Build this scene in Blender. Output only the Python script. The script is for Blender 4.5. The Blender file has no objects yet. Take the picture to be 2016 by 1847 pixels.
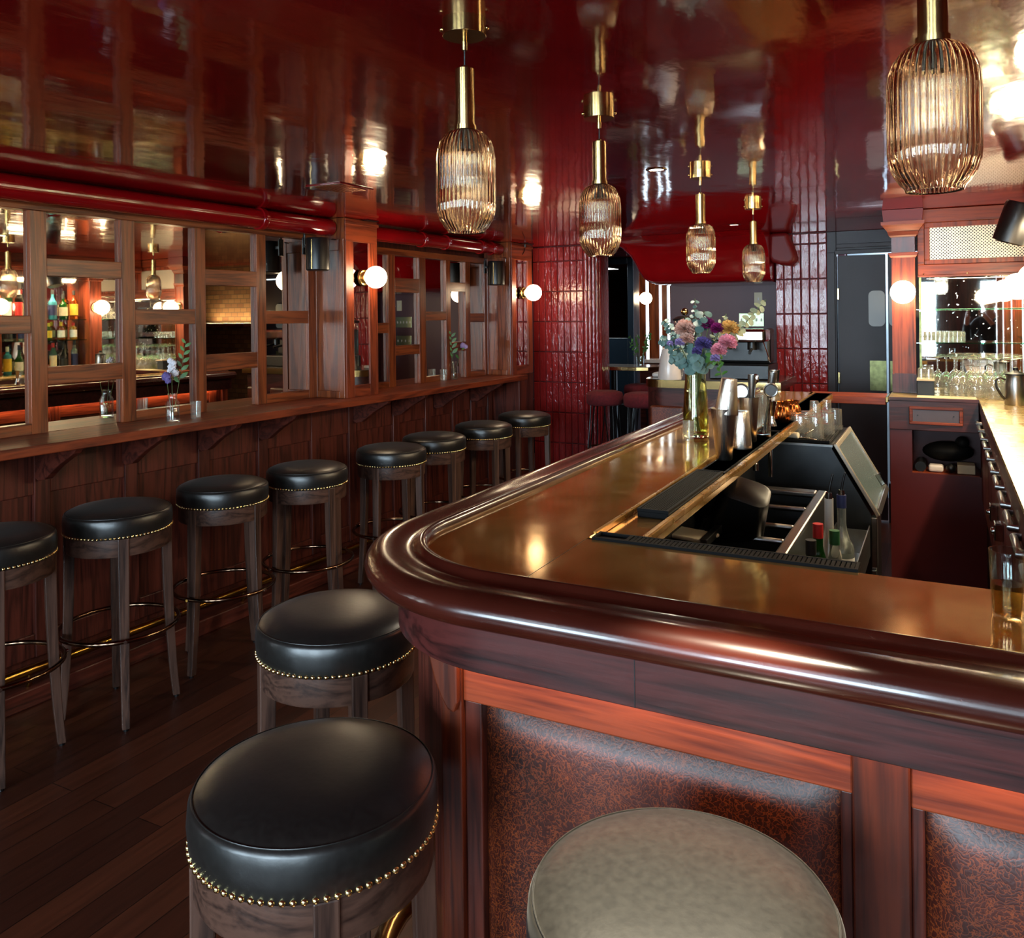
import bpy, bmesh, math, random
from mathutils import Matrix, Vector, Euler
S = bpy.context.scene
COL = S.collection
PI = math.pi
random.seed(7)

# ---------------------------------------------------------------- camera
TH = math.atan(847 / 1620.0)
RHO = 0.011
cam = bpy.data.cameras.new('camera')
cam.sensor_fit = 'HORIZONTAL'
cam.sensor_width = 36.0
cam.lens = 36.0 * 1620 / 2016
cam.clip_start = 0.02
# principal point at pixel (1008, 621.3) of 2016 x 1847, expressed along the rolled sensor axes
_dy = 621.3 - 923.5
cam.shift_x = 0.0
cam.shift_y = _dy / 2016.0
cam_o = bpy.data.objects.new('camera', cam)
COL.objects.link(cam_o)
_R = Matrix.Rotation(TH, 4, 'Z') @ Matrix.Rotation(PI / 2, 4, 'X') @ Matrix.Rotation(-RHO, 4, 'Z')
cam_o.matrix_world = Matrix.Translation((0, 0, 1.53)) @ _R
S.camera = cam_o

# ---------------------------------------------------------------- world, light, exposure
w = bpy.data.worlds.new('daylight')
S.world = w
w.use_nodes = True
w.node_tree.nodes['Background'].inputs['Color'].default_value = (0.62, 0.80, 1.0, 1)
w.node_tree.nodes['Background'].inputs['Strength'].default_value = 2.0
S.view_settings.view_transform = 'Standard'
S.view_settings.look = 'None'
S.view_settings.gamma = 1.0
S.view_settings.use_curve_mapping = False
S.view_settings.exposure = 0.82
GLOBE_E = 26.0
WIN_W = 115.0
LED_W = 1.6
DOWN_W = 26.0

def area(name, loc, rot, sx, sy, power, color):
    l = bpy.data.lights.new(name, 'AREA')
    l.shape = 'RECTANGLE'; l.size = sx; l.size_y = sy
    l.energy = power; l.color = color
    o = bpy.data.objects.new(name, l); COL.objects.link(o)
    o.location = loc; o.rotation_euler = rot
    return o
# daylight just outside the three street windows in the wall behind the camera
WINS = [(-2.95, -1.75), (-1.25, -0.05), (0.45, 1.65)]
WZ0, WZ1, WY = 0.75, 1.98, -2.6
for x0, x1 in WINS:
    area('window_daylight', ((x0 + x1) / 2, WY - 0.30, (WZ0 + WZ1) / 2 + .05), (PI / 2, 0, 0), x1 - x0, WZ1 - WZ0, WIN_W, (0.70, 0.86, 1.0))
# warm strip lights fixed under the bar rail, washing the upper rail of the bar front
WARM = (1.0, 0.62, 0.38)
area('bar_strip_light', (-.1, 1.292, 0.925), (0.35, 0, 0), 1.4, 0.012, LED_W, WARM)
area('bar_strip_light', (-1.024, 3.4, 0.925), (0, -0.35, 0), 0.012, 3.4, LED_W * 4, WARM)
# cabinet lights over the glass shelves
area('shelf_light', (0.18, 5.20, 1.725), (0, 0, 0), 0.5, 0.05, 4.5, (1.0, 0.80, 0.5))
area('shelf_light', (0.50, 4.42, 1.90), (0, .5, 0), 0.05, 0.6, 14, (1.0, 0.80, 0.5))
area('shelf_light', (0.50, 3.5, 1.90), (0, .5, 0), 0.05, 0.6, 14, (1.0, 0.80, 0.5))
area('shelf_light', (0.3, 6.42, 1.48), (PI, 0, 0), 0.9, 0.04, 5, (1.0, 0.75, 0.4))

# ---------------------------------------------------------------- materials
def lin(h):
    c = [int(h[i:i + 2], 16) / 255 for i in (0, 2, 4)]
    return tuple([x / 12.92 if x <= 0.04045 else ((x + 0.055) / 1.055) ** 2.4 for x in c] + [1.0])

def newmat(name):
    m = bpy.data.materials.new(name); m.use_nodes = True
    nt = m.node_tree
    return m, nt, nt.nodes['Principled BSDF']

def L_(nt, a, b): nt.links.new(a, b)

def coords(nt, scale=(1, 1, 1), rot=(0, 0, 0), kind='Object'):
    tc = nt.nodes.new('ShaderNodeTexCoord'); mp = nt.nodes.new('ShaderNodeMapping')
    mp.inputs['Scale'].default_value = scale; mp.inputs['Rotation'].default_value = rot
    L_(nt, tc.outputs[kind], mp.inputs['Vector'])
    return mp.outputs['Vector']

def noise(nt, vec, scale, detail=3, rough=.5, dist=0.0):
    n = nt.nodes.new('ShaderNodeTexNoise')
    n.inputs['Scale'].default_value = scale; n.inputs['Detail'].default_value = detail
    n.inputs['Roughness'].default_value = rough; n.inputs['Distortion'].default_value = dist
    L_(nt, vec, n.inputs['Vector'])
    return n.outputs['Fac']

def ramp(nt, fac, stops):
    r = nt.nodes.new('ShaderNodeValToRGB')
    e = r.color_ramp.elements
    while len(e) < len(stops): e.new(0.5)
    for k, (p, c) in enumerate(stops):
        e[k].position = p; e[k].color = c if len(c) == 4 else tuple(c) + (1,)
    L_(nt, fac, r.inputs['Fac'])
    return r.outputs['Color']

def bump(nt, bs, fac, strength=.2, dist=.01):
    b = nt.nodes.new('ShaderNodeBump')
    b.inputs['Strength'].default_value = strength; b.inputs['Distance'].default_value = dist
    L_(nt, fac, b.inputs['Height']); L_(nt, b.outputs['Normal'], bs.inputs['Normal'])

def flat(name, hexc, rough=.5, metal=0.0, var=0.12, vs=8.0, bstr=0.0, spec=.5, coat=0.0, ns=None):
    m, nt, bs = newmat(name)
    c = lin(hexc) if isinstance(hexc, str) else tuple(hexc) + (1,)
    v = coords(nt, ns or (1, 1, 1))
    f = noise(nt, v, vs, 4)
    lo = tuple(x * (1 - var) for x in c[:3]) + (1,); hi = tuple(min(1, x * (1 + var)) for x in c[:3]) + (1,)
    L_(nt, ramp(nt, f, [(.3, lo), (.7, hi)]), bs.inputs['Base Color'])
    bs.inputs['Roughness'].default_value = rough; bs.inputs['Metallic'].default_value = metal
    bs.inputs['Specular IOR Level'].default_value = spec
    bs.inputs['Coat Weight'].default_value = coat; bs.inputs['Coat Roughness'].default_value = .1
    if bstr: bump(nt, bs, f, bstr, .004)
    return m

def wood(name, dark, light, axis='z', rough=.35, scale=1.0, coat=.0, bstr=.15, spec=.38):
    """oak-like grain running along one axis"""
    m, nt, bs = newmat(name)
    k = {'x': (.06, 1, 1), 'y': (1, .06, 1), 'z': (1, 1, .06)}[axis]
    k = tuple(a * scale for a in k)
    v = coords(nt, k)
    big = noise(nt, v, 9, 3, .5, 1.6)
    fine = noise(nt, v, 120, 3, .6)
    wv = nt.nodes.new('ShaderNodeMath'); wv.operation = 'MULTIPLY'; wv.inputs[1].default_value = 9.0
    L_(nt, big, wv.inputs[0])
    fr = nt.nodes.new('ShaderNodeMath'); fr.operation = 'PINGPONG'; fr.inputs[1].default_value = 1.0
    L_(nt, wv.outputs[0], fr.inputs[0])
    mx = nt.nodes.new('ShaderNodeMath'); mx.operation = 'MULTIPLY_ADD'
    mx.inputs[1].default_value = .45
    L_(nt, fr.outputs[0], mx.inputs[0]); 
    h = nt.nodes.new('ShaderNodeMath'); h.operation = 'MULTIPLY'; h.inputs[1].default_value = .7
    L_(nt, fine, h.inputs[0]); L_(nt, h.outputs[0], mx.inputs[2])
    col = ramp(nt, mx.outputs[0], [(.25, lin(dark)), (.75, lin(light))])
    L_(nt, col, bs.inputs['Base Color'])
    bs.inputs['Roughness'].default_value = rough
    bs.inputs['Specular IOR Level'].default_value = spec
    bs.inputs['Coat Weight'].default_value = coat; bs.inputs['Coat Roughness'].default_value = .12
    bump(nt, bs, mx.outputs[0], bstr, .002)
    return m

def glossy_mix(name, tint, gloss=.9, rough=.02, ior=1.45, white_lift=0.0):
    """thin clear glass: mostly see-through, reflecting at grazing angles"""
    m = bpy.data.materials.new(name); m.use_nodes = True
    nt = m.node_tree; nt.nodes.clear()
    out = nt.nodes.new('ShaderNodeOutputMaterial'); mix = nt.nodes.new('ShaderNodeMixShader')
    tr = nt.nodes.new('ShaderNodeBsdfTransparent'); gl = nt.nodes.new('ShaderNodeBsdfGlossy')
    lw = nt.nodes.new('ShaderNodeLayerWeight'); lw.inputs['Blend'].default_value = .5
    pw = nt.nodes.new('ShaderNodeMath'); pw.operation = 'POWER'; pw.inputs[1].default_value = 3.2
    fr = nt.nodes.new('ShaderNodeMath'); fr.operation = 'MULTIPLY_ADD'; fr.inputs[1].default_value = .85; fr.inputs[2].default_value = ((ior - 1) / (ior + 1)) ** 2 * 1.4
    L_(nt, lw.outputs['Facing'], pw.inputs[0]); L_(nt, pw.outputs[0], fr.inputs[0])
    tr.inputs['Color'].default_value = tint; gl.inputs['Roughness'].default_value = rough
    gl.inputs['Color'].default_value = (gloss, gloss, gloss, 1)
    L_(nt, fr.outputs[0], mix.inputs[0]); L_(nt, tr.outputs[0], mix.inputs[1]); L_(nt, gl.outputs[0], mix.inputs[2])
    if white_lift:  # white diffuse share that lifts the brightness of clear glass
        df = nt.nodes.new('ShaderNodeBsdfDiffuse'); df.inputs['Color'].default_value = (.95, .93, .85, 1)
        m2 = nt.nodes.new('ShaderNodeMixShader'); m2.inputs[0].default_value = white_lift
        L_(nt, mix.outputs[0], m2.inputs[1]); L_(nt, df.outputs[0], m2.inputs[2]); L_(nt, m2.outputs[0], out.inputs['Surface'])
    else:
        L_(nt, mix.outputs[0], out.inputs['Surface'])
    return m

def realglass(name, color, rough=0.0, ior=1.45):
    m = bpy.data.materials.new(name); m.use_nodes = True
    nt = m.node_tree; nt.nodes.clear()
    out = nt.nodes.new('ShaderNodeOutputMaterial'); g = nt.nodes.new('ShaderNodeBsdfGlass')
    g.inputs['Color'].default_value = color; g.inputs['Roughness'].default_value = rough; g.inputs['IOR'].default_value = ior
    L_(nt, g.outputs[0], out.inputs['Surface'])
    return m

def emit(name, color, strength):
    m = bpy.data.materials.new(name); m.use_nodes = True
    nt = m.node_tree; nt.nodes.clear()
    out = nt.nodes.new('ShaderNodeOutputMaterial'); e = nt.nodes.new('ShaderNodeEmission')
    e.inputs['Color'].default_value = color; e.inputs['Strength'].default_value = strength
    L_(nt, e.outputs[0], out.inputs['Surface'])
    return m

M = {}
for ax in 'xyz':
    M['oak_' + ax] = wood('mahogany stained oak ' + ax, '42180A', '84421F', ax, .30, spec=.5)
    M['wains_' + ax] = wood('dark oak wainscot ' + ax, '2A0D08', '57251A', ax, .42)
    M['red_' + ax] = wood('red mahogany ' + ax, '46160A', '80361A', ax, .42)
    M['stool_' + ax] = wood('dark beech ' + ax, '231713', '4E362C', ax, .38, scale=1.2)
    M['fascia_' + ax] = wood('dark oak fascia ' + ax, '1E0B0A', '4A1F1C', ax, .36, coat=.1)
for ax in 'xz': M['post_' + ax] = wood('front post wood ' + ax, '2C0E07', '58230F', ax, .4)
M['rail'] = flat('polished mahogany rail', '3C150D', .24, 0, .25, 5, 0, .5, .45)
M['burg'] = flat('burgundy painted wood', '4A1014', .45, 0, .1, 5)
M['darkframe'] = flat('near black door paint', '1C1219', .5, 0, .12, 6)
M['purple'] = flat('aubergine wall paint', '4E2F38', .45, 0, .06, 3)
M['leather'] = flat('black leather', '141311', .34, 0, .3, 90, .06, .6)
M['leather'].node_tree.nodes['Principled BSDF'].inputs['Sheen Weight'].default_value = .03
M['leather'].node_tree.nodes['Principled BSDF'].inputs['Sheen Roughness'].default_value = .4
M['velvet'] = flat('burgundy velvet', '5A0A14', .9, 0, .25, 60)
M['black'] = flat('black plastic', '0A0A0B', .38, 0, .1, 20)
M['rubber'] = flat('black rubber', '050506', .65, 0, .1, 40, spec=.15)
M['blackmetal'] = flat('black metal', '101010', .3, .3, .1, 20)
M['steel'] = flat('brushed steel', '9A9A98', .28, 1.0, .12, 30, .02, ns=(1, .05, 1))
M['darksteel'] = flat('dull dark steel', '4E5052', .33, 1.0, .25, 7, .02)
M['tin'] = flat('brushed cocktail steel', 'DAD4CA', .24, 1.0, .05, 5, .35, ns=(40, 40, .4))
M['chrome'] = flat('polished steel', 'C8C6C2', .08, 1.0, .04, 10)
M['brass'] = flat('brushed brass', 'B79A66', .20, 1.0, .12, 12, 0)
M['brassrod'] = flat('aged brass', 'A37B36', .22, 1.0, .15, 20)
M['ring'] = flat('bronzed ring', '7E6450', .14, 1.0, .1, 20)
M['nail'] = flat('brass nailhead', 'D9C488', .18, 1.0, .05, 10)
M['coppery'] = flat('hammered copper', 'A8602F', .25, 1.0, .2, 60, .1)
M['cream'] = flat('cream plastic board', 'C9BFA6', .5, 0, .05, 8)
M['white'] = flat('white ceramic', 'CFC6C0', .2, 0, .05, 8)
M['paper'] = flat('card', 'B9A98C', .7, 0, .1, 8)
M['navy'] = flat('navy box', '1C2733', .6, 0, .1, 8)
M['plate_brass'] = flat('pale brass plate', '9FA889', .3, 1.0, .1, 8)
M['plate_wear'] = flat('worn brass push plate', '6E7048', .35, .8, .35, 25)
M['grey_pane'] = flat('frosted pane', '8C8D88', .35, 0, .04, 3)
M['mirror'] = flat('mirror', 'D8D0C4', .015, 1.0, .02, 3)
M['redpaint'] = flat('dull red paint', '6A070B', .5, 0, .1, 6)
M['pipe'] = flat('red gloss pipe paint', '7E060C', .16, 0, .1, 6, .0, .6, .5)
M['pipe'].node_tree.nodes['Principled BSDF'].inputs['Coat Roughness'].default_value = .06
M['globe'] = emit('lit opal globe', (1.0, .78, .50, 1), GLOBE_E)
M['lens'] = emit('lit lens', (1.0, .9, .75, 1), 6.0)
M['glass'] = glossy_mix('clear glass', (.93, .96, .95, 1), .95)
M['barglass'] = glossy_mix('brightened bar glass', (.95, .96, .94, 1), .95, .05, 1.6, .045)  # clear glass with some white mixed in so it reads brighter
M['pane'] = glossy_mix('window pane', (.96, .98, .98, 1), .9)
M['shelfglass'] = glossy_mix('glass shelf', (.62, .88, .78, 1), .95)
M['lidglass'] = glossy_mix('misted plastic lid', (.55, .66, .66, 1), .8, .12, 1.7)
M['vaseglass'] = realglass('pale green vase glass', (.93, .93, .78, 1))
M['amber'] = realglass('amber ribbed glass', (1.0, .95, .87, 1))
M['water'] = glossy_mix('beer', (.80, .62, .28, 1), .9)
M['vwater'] = glossy_mix('vase water', (.80, .80, .40, 1), .9)
M['green'] = flat('leaf green', '3E6B2C', .45, 0, .3, 30)
M['euca'] = flat('eucalyptus green', '54706A', .55, 0, .3, 30)
M['euca_pale'] = flat('dry eucalyptus', '93997A', .55, 0, .25, 30)
M['stem'] = flat('stem green', '4B5A2C', .6, 0, .2, 30)
M['fl_blush'] = flat('blush petals', 'D3A896', .6, 0, .2, 40)
M['fl_pink'] = flat('pink petals', 'D98E9C', .6, 0, .2, 40)
M['fl_magenta'] = flat('magenta petals', '7A1458', .6, 0, .25, 40)
M['fl_violet'] = flat('violet petals', '5A4C86', .6, 0, .25, 40)
M['fl_lilac'] = flat('lilac petals', '9A86B8', .6, 0, .2, 40)
M['fl_yellow'] = flat('apricot petals', 'D6A75A', .6, 0, .2, 40)
M['fl_white'] = flat('white petals', 'D6D2D8', .6, 0, .1, 40)

def brick_mat():
    m, nt, bs = newmat('old brick')
    v = coords(nt, (1, 1, 1), (PI / 2, 0, 0))
    b = nt.nodes.new('ShaderNodeTexBrick'); L_(nt, v, b.inputs['Vector'])
    b.inputs['Scale'].default_value = 5.0
    b.inputs['Color1'].default_value = lin('8A6A48'); b.inputs['Color2'].default_value = lin('6E4C34'); b.inputs['Mortar'].default_value = lin('5A4A3A')
    b.inputs['Mortar Size'].default_value = .02
    L_(nt, b.outputs['Color'], bs.inputs['Base Color']); bs.inputs['Roughness'].default_value = .85
    bump(nt, bs, b.outputs['Fac'], .6, .01)
    return m
M['brick'] = brick_mat()

def ceiling_mat():
    m, nt, bs = newmat('oxblood lacquer ceiling')
    v = coords(nt, (1, 1, 1))
    f = noise(nt, v, 1.5, 3)
    L_(nt, ramp(nt, f, [(.3, lin('5C0407')), (.7, lin('6E060A'))]), bs.inputs['Base Color'])
    bs.inputs['Roughness'].default_value = .085
    bs.inputs['Specular IOR Level'].default_value = .65
    bs.inputs['Coat Weight'].default_value = .3; bs.inputs['Coat Roughness'].default_value = .03
    v2 = coords(nt, (1, .55, 1), (0, 0, TH))
    a = noise(nt, v2, 5.0, 2, .4)
    a2 = noise(nt, v2, 26, 2, .5)
    mx = nt.nodes.new('ShaderNodeMath'); mx.operation = 'MULTIPLY_ADD'; mx.inputs[1].default_value = .10
    L_(nt, a2, mx.inputs[0]); L_(nt, a, mx.inputs[2])
    bump(nt, bs, mx.outputs[0], .14, .03)
    return m
M['ceiling'] = ceiling_mat()

def floor_mat():
    m, nt, bs = newmat('dark plank floor')
    v = coords(nt, (1, 1, 1), (0, 0, PI / 2))
    b = nt.nodes.new('ShaderNodeTexBrick'); L_(nt, v, b.inputs['Vector'])
    b.inputs['Scale'].default_value = 1.0; b.inputs['Brick Width'].default_value = 1.7; b.inputs['Row Height'].default_value = .105
    b.inputs['Mortar Size'].default_value = .0016; b.inputs['Bias'].default_value = -.1
    b.inputs['Color1'].default_value = lin('35180F'); b.inputs['Color2'].default_value = lin('4E2718'); b.inputs['Mortar'].default_value = lin('120806')
    v2 = coords(nt, (1, .07, 1)); g = noise(nt, v2, 45, 4, .6)
    mixn = nt.nodes.new('ShaderNodeMix'); mixn.data_type = 'RGBA'; mixn.blend_type = 'MULTIPLY'
    mixn.inputs['Factor'].default_value = .6
    L_(nt, b.outputs['Color'], mixn.inputs['A']); L_(nt, ramp(nt, g, [(.3, (.45, .45, .45, 1)), (.7, (1.25, 1.2, 1.15, 1))]), mixn.inputs['B'])
    L_(nt, mixn.outputs['Result'], bs.inputs['Base Color'])
    bs.inputs['Roughness'].default_value = .33
    inv = nt.nodes.new('ShaderNodeMath'); inv.operation = 'MULTIPLY_ADD'; inv.inputs[1].default_value = -1; L_(nt, b.outputs['Fac'], inv.inputs[0]); L_(nt, g, inv.inputs[2])
    bump(nt, bs, inv.outputs[0], .2, .003)
    return m
M['floor'] = floor_mat()

def counter_mat(name, c1, c2, c3, rough=.13, rs=(.10, .34)):
    m, nt, bs = newmat(name)
    v = coords(nt, (1, 1, 1))
    f = noise(nt, v, 6, 5, .65, 1.2)
    L_(nt, ramp(nt, f, [(.25, lin(c1)), (.55, lin(c2)), (.8, lin(c3))]), bs.inputs['Base Color'])
    bs.inputs['Metallic'].default_value = .7
    g = noise(nt, coords(nt, (1, 1, 1)), 3.5, 6, .7)
    mr = nt.nodes.new('ShaderNodeMapRange'); mr.inputs['From Min'].default_value = .35; mr.inputs['From Max'].default_value = .75
    mr.inputs['To Min'].default_value = rs[0]; mr.inputs['To Max'].default_value = rs[1]
    L_(nt, g, mr.inputs['Value']); L_(nt, mr.outputs['Result'], bs.inputs['Roughness'])
    h = noise(nt, v, 2.2, 2, .4)
    bump(nt, bs, h, .02, .02)
    return m
M['counter'] = counter_mat('tarnished brass sheet', 'B88844', 'D2A660', 'E8C684', rs=(.05, .16))
M['trough'] = counter_mat('bright brass edge', '8F6428', 'B88A3E', 'D0A860', rs=(.2, .4))
M['backcounter'] = counter_mat('swirled pale brass', '8A6C3C', 'B79A66', 'D8C49A', rs=(.2, .42))

def pad_mat():
    m, nt, bs = newmat('distressed leather')
    v = coords(nt, (1, 1, 1))
    big = noise(nt, v, 4.5, 4, .6, .6)
    vor = nt.nodes.new('ShaderNodeTexVoronoi'); vor.feature = 'DISTANCE_TO_EDGE'; vor.inputs['Scale'].default_value = 48
    nz = nt.nodes.new('ShaderNodeTexNoise'); nz.inputs['Scale'].default_value = 18; nz.inputs['Detail'].default_value = 4; L_(nt, v, nz.inputs['Vector'])
    ad = nt.nodes.new('ShaderNodeVectorMath'); ad.operation = 'MULTIPLY_ADD'; ad.inputs[1].default_value = (.30, .30, .30)
    L_(nt, nz.outputs['Color'], ad.inputs[0]); L_(nt, v, ad.inputs[2]); L_(nt, ad.outputs[0], vor.inputs['Vector'])
    crack = ramp(nt, vor.outputs['Distance'], [(.0, (1, 1, 1, 1)), (.10, (0, 0, 0, 1))])
    base = ramp(nt, big, [(.3, lin('1C0A07')), (.55, lin('421810')), (.75, lin('5E2612'))])
    mixn = nt.nodes.new('ShaderNodeMix'); mixn.data_type = 'RGBA'
    mu = nt.nodes.new('ShaderNodeMath'); mu.operation = 'MULTIPLY'; L_(nt, crack, mu.inputs[0]); L_(nt, big, mu.inputs[1])
    L_(nt, mu.outputs[0], mixn.inputs['Factor']); L_(nt, base, mixn.inputs['A']); mixn.inputs['B'].default_value = lin('A8501F')
    L_(nt, mixn.outputs['Result'], bs.inputs['Base Color'])
    bs.inputs['Roughness'].default_value = .42
    bump(nt, bs, vor.outputs['Distance'], .12, .003)
    return m
M['pad'] = pad_mat()

def tile_mat():
    m, nt, bs = newmat('oxblood glazed tile')
    v = coords(nt, (1, 1, .35))
    f = noise(nt, v, 3, 2)
    L_(nt, ramp(nt, f, [(.3, lin('70181A')), (.7, lin('962C2C'))]), bs.inputs['Base Color'])
    bs.inputs['Roughness'].default_value = .12; bs.inputs['Specular IOR Level'].default_value = .5
    bs.inputs['Coat Weight'].default_value = .15; bs.inputs['Coat Roughness'].default_value = .03
    g = noise(nt, v, 34, 3, .6)
    bump(nt, bs, g, .45, .02)
    return m
M['tile'] = tile_mat()
M['grout'] = flat('dark red grout', '4A1416', .6)

def lattice_mat():
    m, nt, bs = newmat('perforated brass grille')
    v = coords(nt, (1, 1, 1), (0, PI / 4, 0))
    ch = nt.nodes.new('ShaderNodeTexChecker'); ch.inputs['Scale'].default_value = 1.0
    sp = nt.nodes.new('ShaderNodeSeparateXYZ'); L_(nt, v, sp.inputs[0])
    outs = []
    for o in ('X', 'Z'):
        mm = nt.nodes.new('ShaderNodeMath'); mm.operation = 'MULTIPLY'; mm.inputs[1].default_value = 2 * PI / .0125
        L_(nt, sp.outputs[o], mm.inputs[0])
        sn = nt.nodes.new('ShaderNodeMath'); sn.operation = 'SINE'; L_(nt, mm.outputs[0], sn.inputs[0]); outs.append(sn)
    mn = nt.nodes.new('ShaderNodeMath'); mn.operation = 'MINIMUM'; L_(nt, outs[0].outputs[0], mn.inputs[0]); L_(nt, outs[1].outputs[0], mn.inputs[1])
    ma = nt.nodes.new('ShaderNodeMath'); ma.operation = 'MULTIPLY_ADD'; ma.inputs[1].default_value = .5; ma.inputs[2].default_value = .5; L_(nt, mn.outputs[0], ma.inputs[0])
    L_(nt, ramp(nt, ma.outputs[0], [(.36, lin('D8CCB4')), (.40, (.008, .006, .005, 1))]), bs.inputs['Base Color'])
    bs.inputs['Roughness'].default_value = .35; bs.inputs['Metallic'].default_value = .2
    return m
M['lattice'] = lattice_mat()

def mat_bottle(name, hexc, gloss=.08, trans=.6):
    m, nt, bs = newmat(name)
    bs.inputs['Base Color'].default_value = lin(hexc)
    bs.inputs['Roughness'].default_value = gloss
    bs.inputs['Transmission Weight'].default_value = trans
    bs.inputs['IOR'].default_value = 1.4
    f = noise(nt, coords(nt), 20); bump(nt, bs, f, .01, .001)
    return m
BG = {k: mat_bottle('bottle glass ' + k, h, .06, t) for k, h, t in (
    ('green', '1E5A20', .6), ('clear', 'C8D2CC', .85), ('amber', '8A3E10', .6), ('dark', '14100C', .1), ('blue', '4FA8C0', .5), ('gold', 'B8862A', .6), ('milk', 'B8B4AC', .2))}
LB = {k: flat('label ' + k, h, .6, 0, .12, 40) for k, h in (('cream', 'D8CCA8'), ('white', 'D8D8D4'), ('navy', '1A2450'), ('red', 'B01818'), ('yellow', 'D0B030'), ('black', '151515'), ('green', '1F5A30'))}

# ---------------------------------------------------------------- geometry helpers
class G:
    """collects shapes, then links them as one mesh object"""
    def __init__(s, M4=None): s.v = []; s.f = []; s.M = M4
    def add(s, vs, fs):
        n = len(s.v)
        if s.M is not None: vs = [tuple(s.M @ Vector(p)) for p in vs]
        s.v += [tuple(p) for p in vs]; s.f += [tuple(i + n for i in q) for q in fs]
        return s
    def box(s, x0, y0, z0, x1, y1, z1):
        x0, x1 = sorted((x0, x1)); y0, y1 = sorted((y0, y1)); z0, z1 = sorted((z0, z1))
        v = [(x0, y0, z0), (x1, y0, z0), (x1, y1, z0), (x0, y1, z0), (x0, y0, z1), (x1, y0, z1), (x1, y1, z1), (x0, y1, z1)]
        return s.add(v, [(0, 3, 2, 1), (4, 5, 6, 7), (0, 1, 5, 4), (1, 2, 6, 5), (2, 3, 7, 6), (3, 0, 4, 7)])
    def prism(s, poly, h0, h1, axis='z'):
        """poly of 2-D points extruded between h0 and h1 along an axis"""
        f = {'z': lambda a, b, h: (a, b, h), 'x': lambda a, b, h: (h, a, b), 'y': lambda a, b, h: (a, h, b)}[axis]
        ar = sum(poly[i][0] * poly[(i + 1) % len(poly)][1] - poly[(i + 1) % len(poly)][0] * poly[i][1] for i in range(len(poly)))
        if (ar < 0) != (axis == 'y'): poly = poly[::-1]
        n = len(poly)
        if h0 > h1: h0, h1 = h1, h0
        v = [f(a, b, h0) for a, b in poly] + [f(a, b, h1) for a, b in poly]
        fs = [tuple(range(n))[::-1], tuple(range(n, 2 * n))] + [(i, (i + 1) % n, n + (i + 1) % n, n + i) for i in range(n)]
        return s.add(v, fs)
    def lathe(s, prof, seg=32, c=(0, 0, 0), R=None, rib=None, cap=True):
        """prof = [(r, z)...] bottom to top; rib=(count, depth)"""
        vs = []; fs = []
        for r, z in prof:
            for k in range(seg):
                a = 2 * PI * k / seg
                rr = r * (1 + (rib[1] * math.cos(a * rib[0]) if rib else 0))
                vs.append(Vector((rr * math.cos(a), rr * math.sin(a), z)))
        for i in range(len(prof) - 1):
            for k in range(seg):
                k2 = (k + 1) % seg
                fs.append((i * seg + k, i * seg + k2, (i + 1) * seg + k2, (i + 1) * seg + k))
        if cap:
            if prof[0][0] > 1e-5: fs.append(tuple(range(seg))[::-1])
            if prof[-1][0] > 1e-5: fs.append(tuple(range((len(prof) - 1) * seg, len(prof) * seg)))
        if R is not None: vs = [R @ p for p in vs]
        return s.add([tuple(p + Vector(c)) for p in vs], fs)
    def cyl(s, p0, p1, r0, r1=None, seg=16):
        r1 = r0 if r1 is None else r1
        p0, p1 = Vector(p0), Vector(p1); d = p1 - p0
        q = d.to_track_quat('Z', 'Y').to_matrix()
        return s.lathe([(r0, 0), (r1, d.length)], seg, p0, q)
    def ball(s, c, r, seg=20, ring=12, sc=(1, 1, 1)):
        vs = [(c[0], c[1], c[2] - r * sc[2])]; fs = []
        for i in range(1, ring):
            t = PI * i / ring
            for k in range(seg):
                a = 2 * PI * k / seg
                vs.append((c[0] + sc[0] * r * math.sin(t) * math.cos(a), c[1] + sc[1] * r * math.sin(t) * math.sin(a), c[2] - sc[2] * r * math.cos(t)))
        vs.append((c[0], c[1], c[2] + r * sc[2])); T = len(vs) - 1
        for k in range(seg):
            k2 = (k + 1) % seg
            fs.append((0, 1 + k2, 1 + k)); fs.append((T, T - seg + k, T - seg + k2))
            for i in range(ring - 2):
                a = 1 + i * seg
                fs.append((a + k, a + k2, a + seg + k2, a + seg + k))
        return s.add(vs, fs)
    def tube(s, pts, r, seg=10, closed=False):
        P = [Vector(p) for p in pts]; n = len(P); vs = []; fs = []
        up = Vector((0, 0, 1)); prev = None
        for i, p in enumerate(P):
            if closed: t = P[(i + 1) % n] - P[i - 1]
            else: t = P[min(i + 1, n - 1)] - P[max(i - 1, 0)]
            t.normalize()
            if prev is None:
                a = t.cross(up)
                if a.length < .05: a = t.cross(Vector((1, 0, 0)))
            else: a = prev - t * prev.dot(t)
            a.normalize(); prev = a; b = t.cross(a)
            rr = r[i] if isinstance(r, (list, tuple)) else r
            for k in range(seg):
                g = 2 * PI * k / seg
                vs.append(tuple(p + a * rr * math.cos(g) + b * rr * math.sin(g)))
        m = n if closed else n - 1
        for i in range(m):
            j = (i + 1) % n
            for k in range(seg):
                k2 = (k + 1) % seg
                fs.append((i * seg + k, j * seg + k, j * seg + k2, i * seg + k2))
        if not closed:
            fs.append(tuple(range(seg))); fs.append(tuple(range((n - 1) * seg, n * seg))[::-1])
        return s.add(vs, fs)
    def torus(s, c, R, r, seg=48, sub=10, rot=None):
        pts = [Vector((R * math.cos(2 * PI * k / seg), R * math.sin(2 * PI * k / seg), 0)) for k in range(seg)]
        if rot is not None: pts = [rot @ p for p in pts]
        return s.tube([p + Vector(c) for p in pts], r, sub, True)
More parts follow.
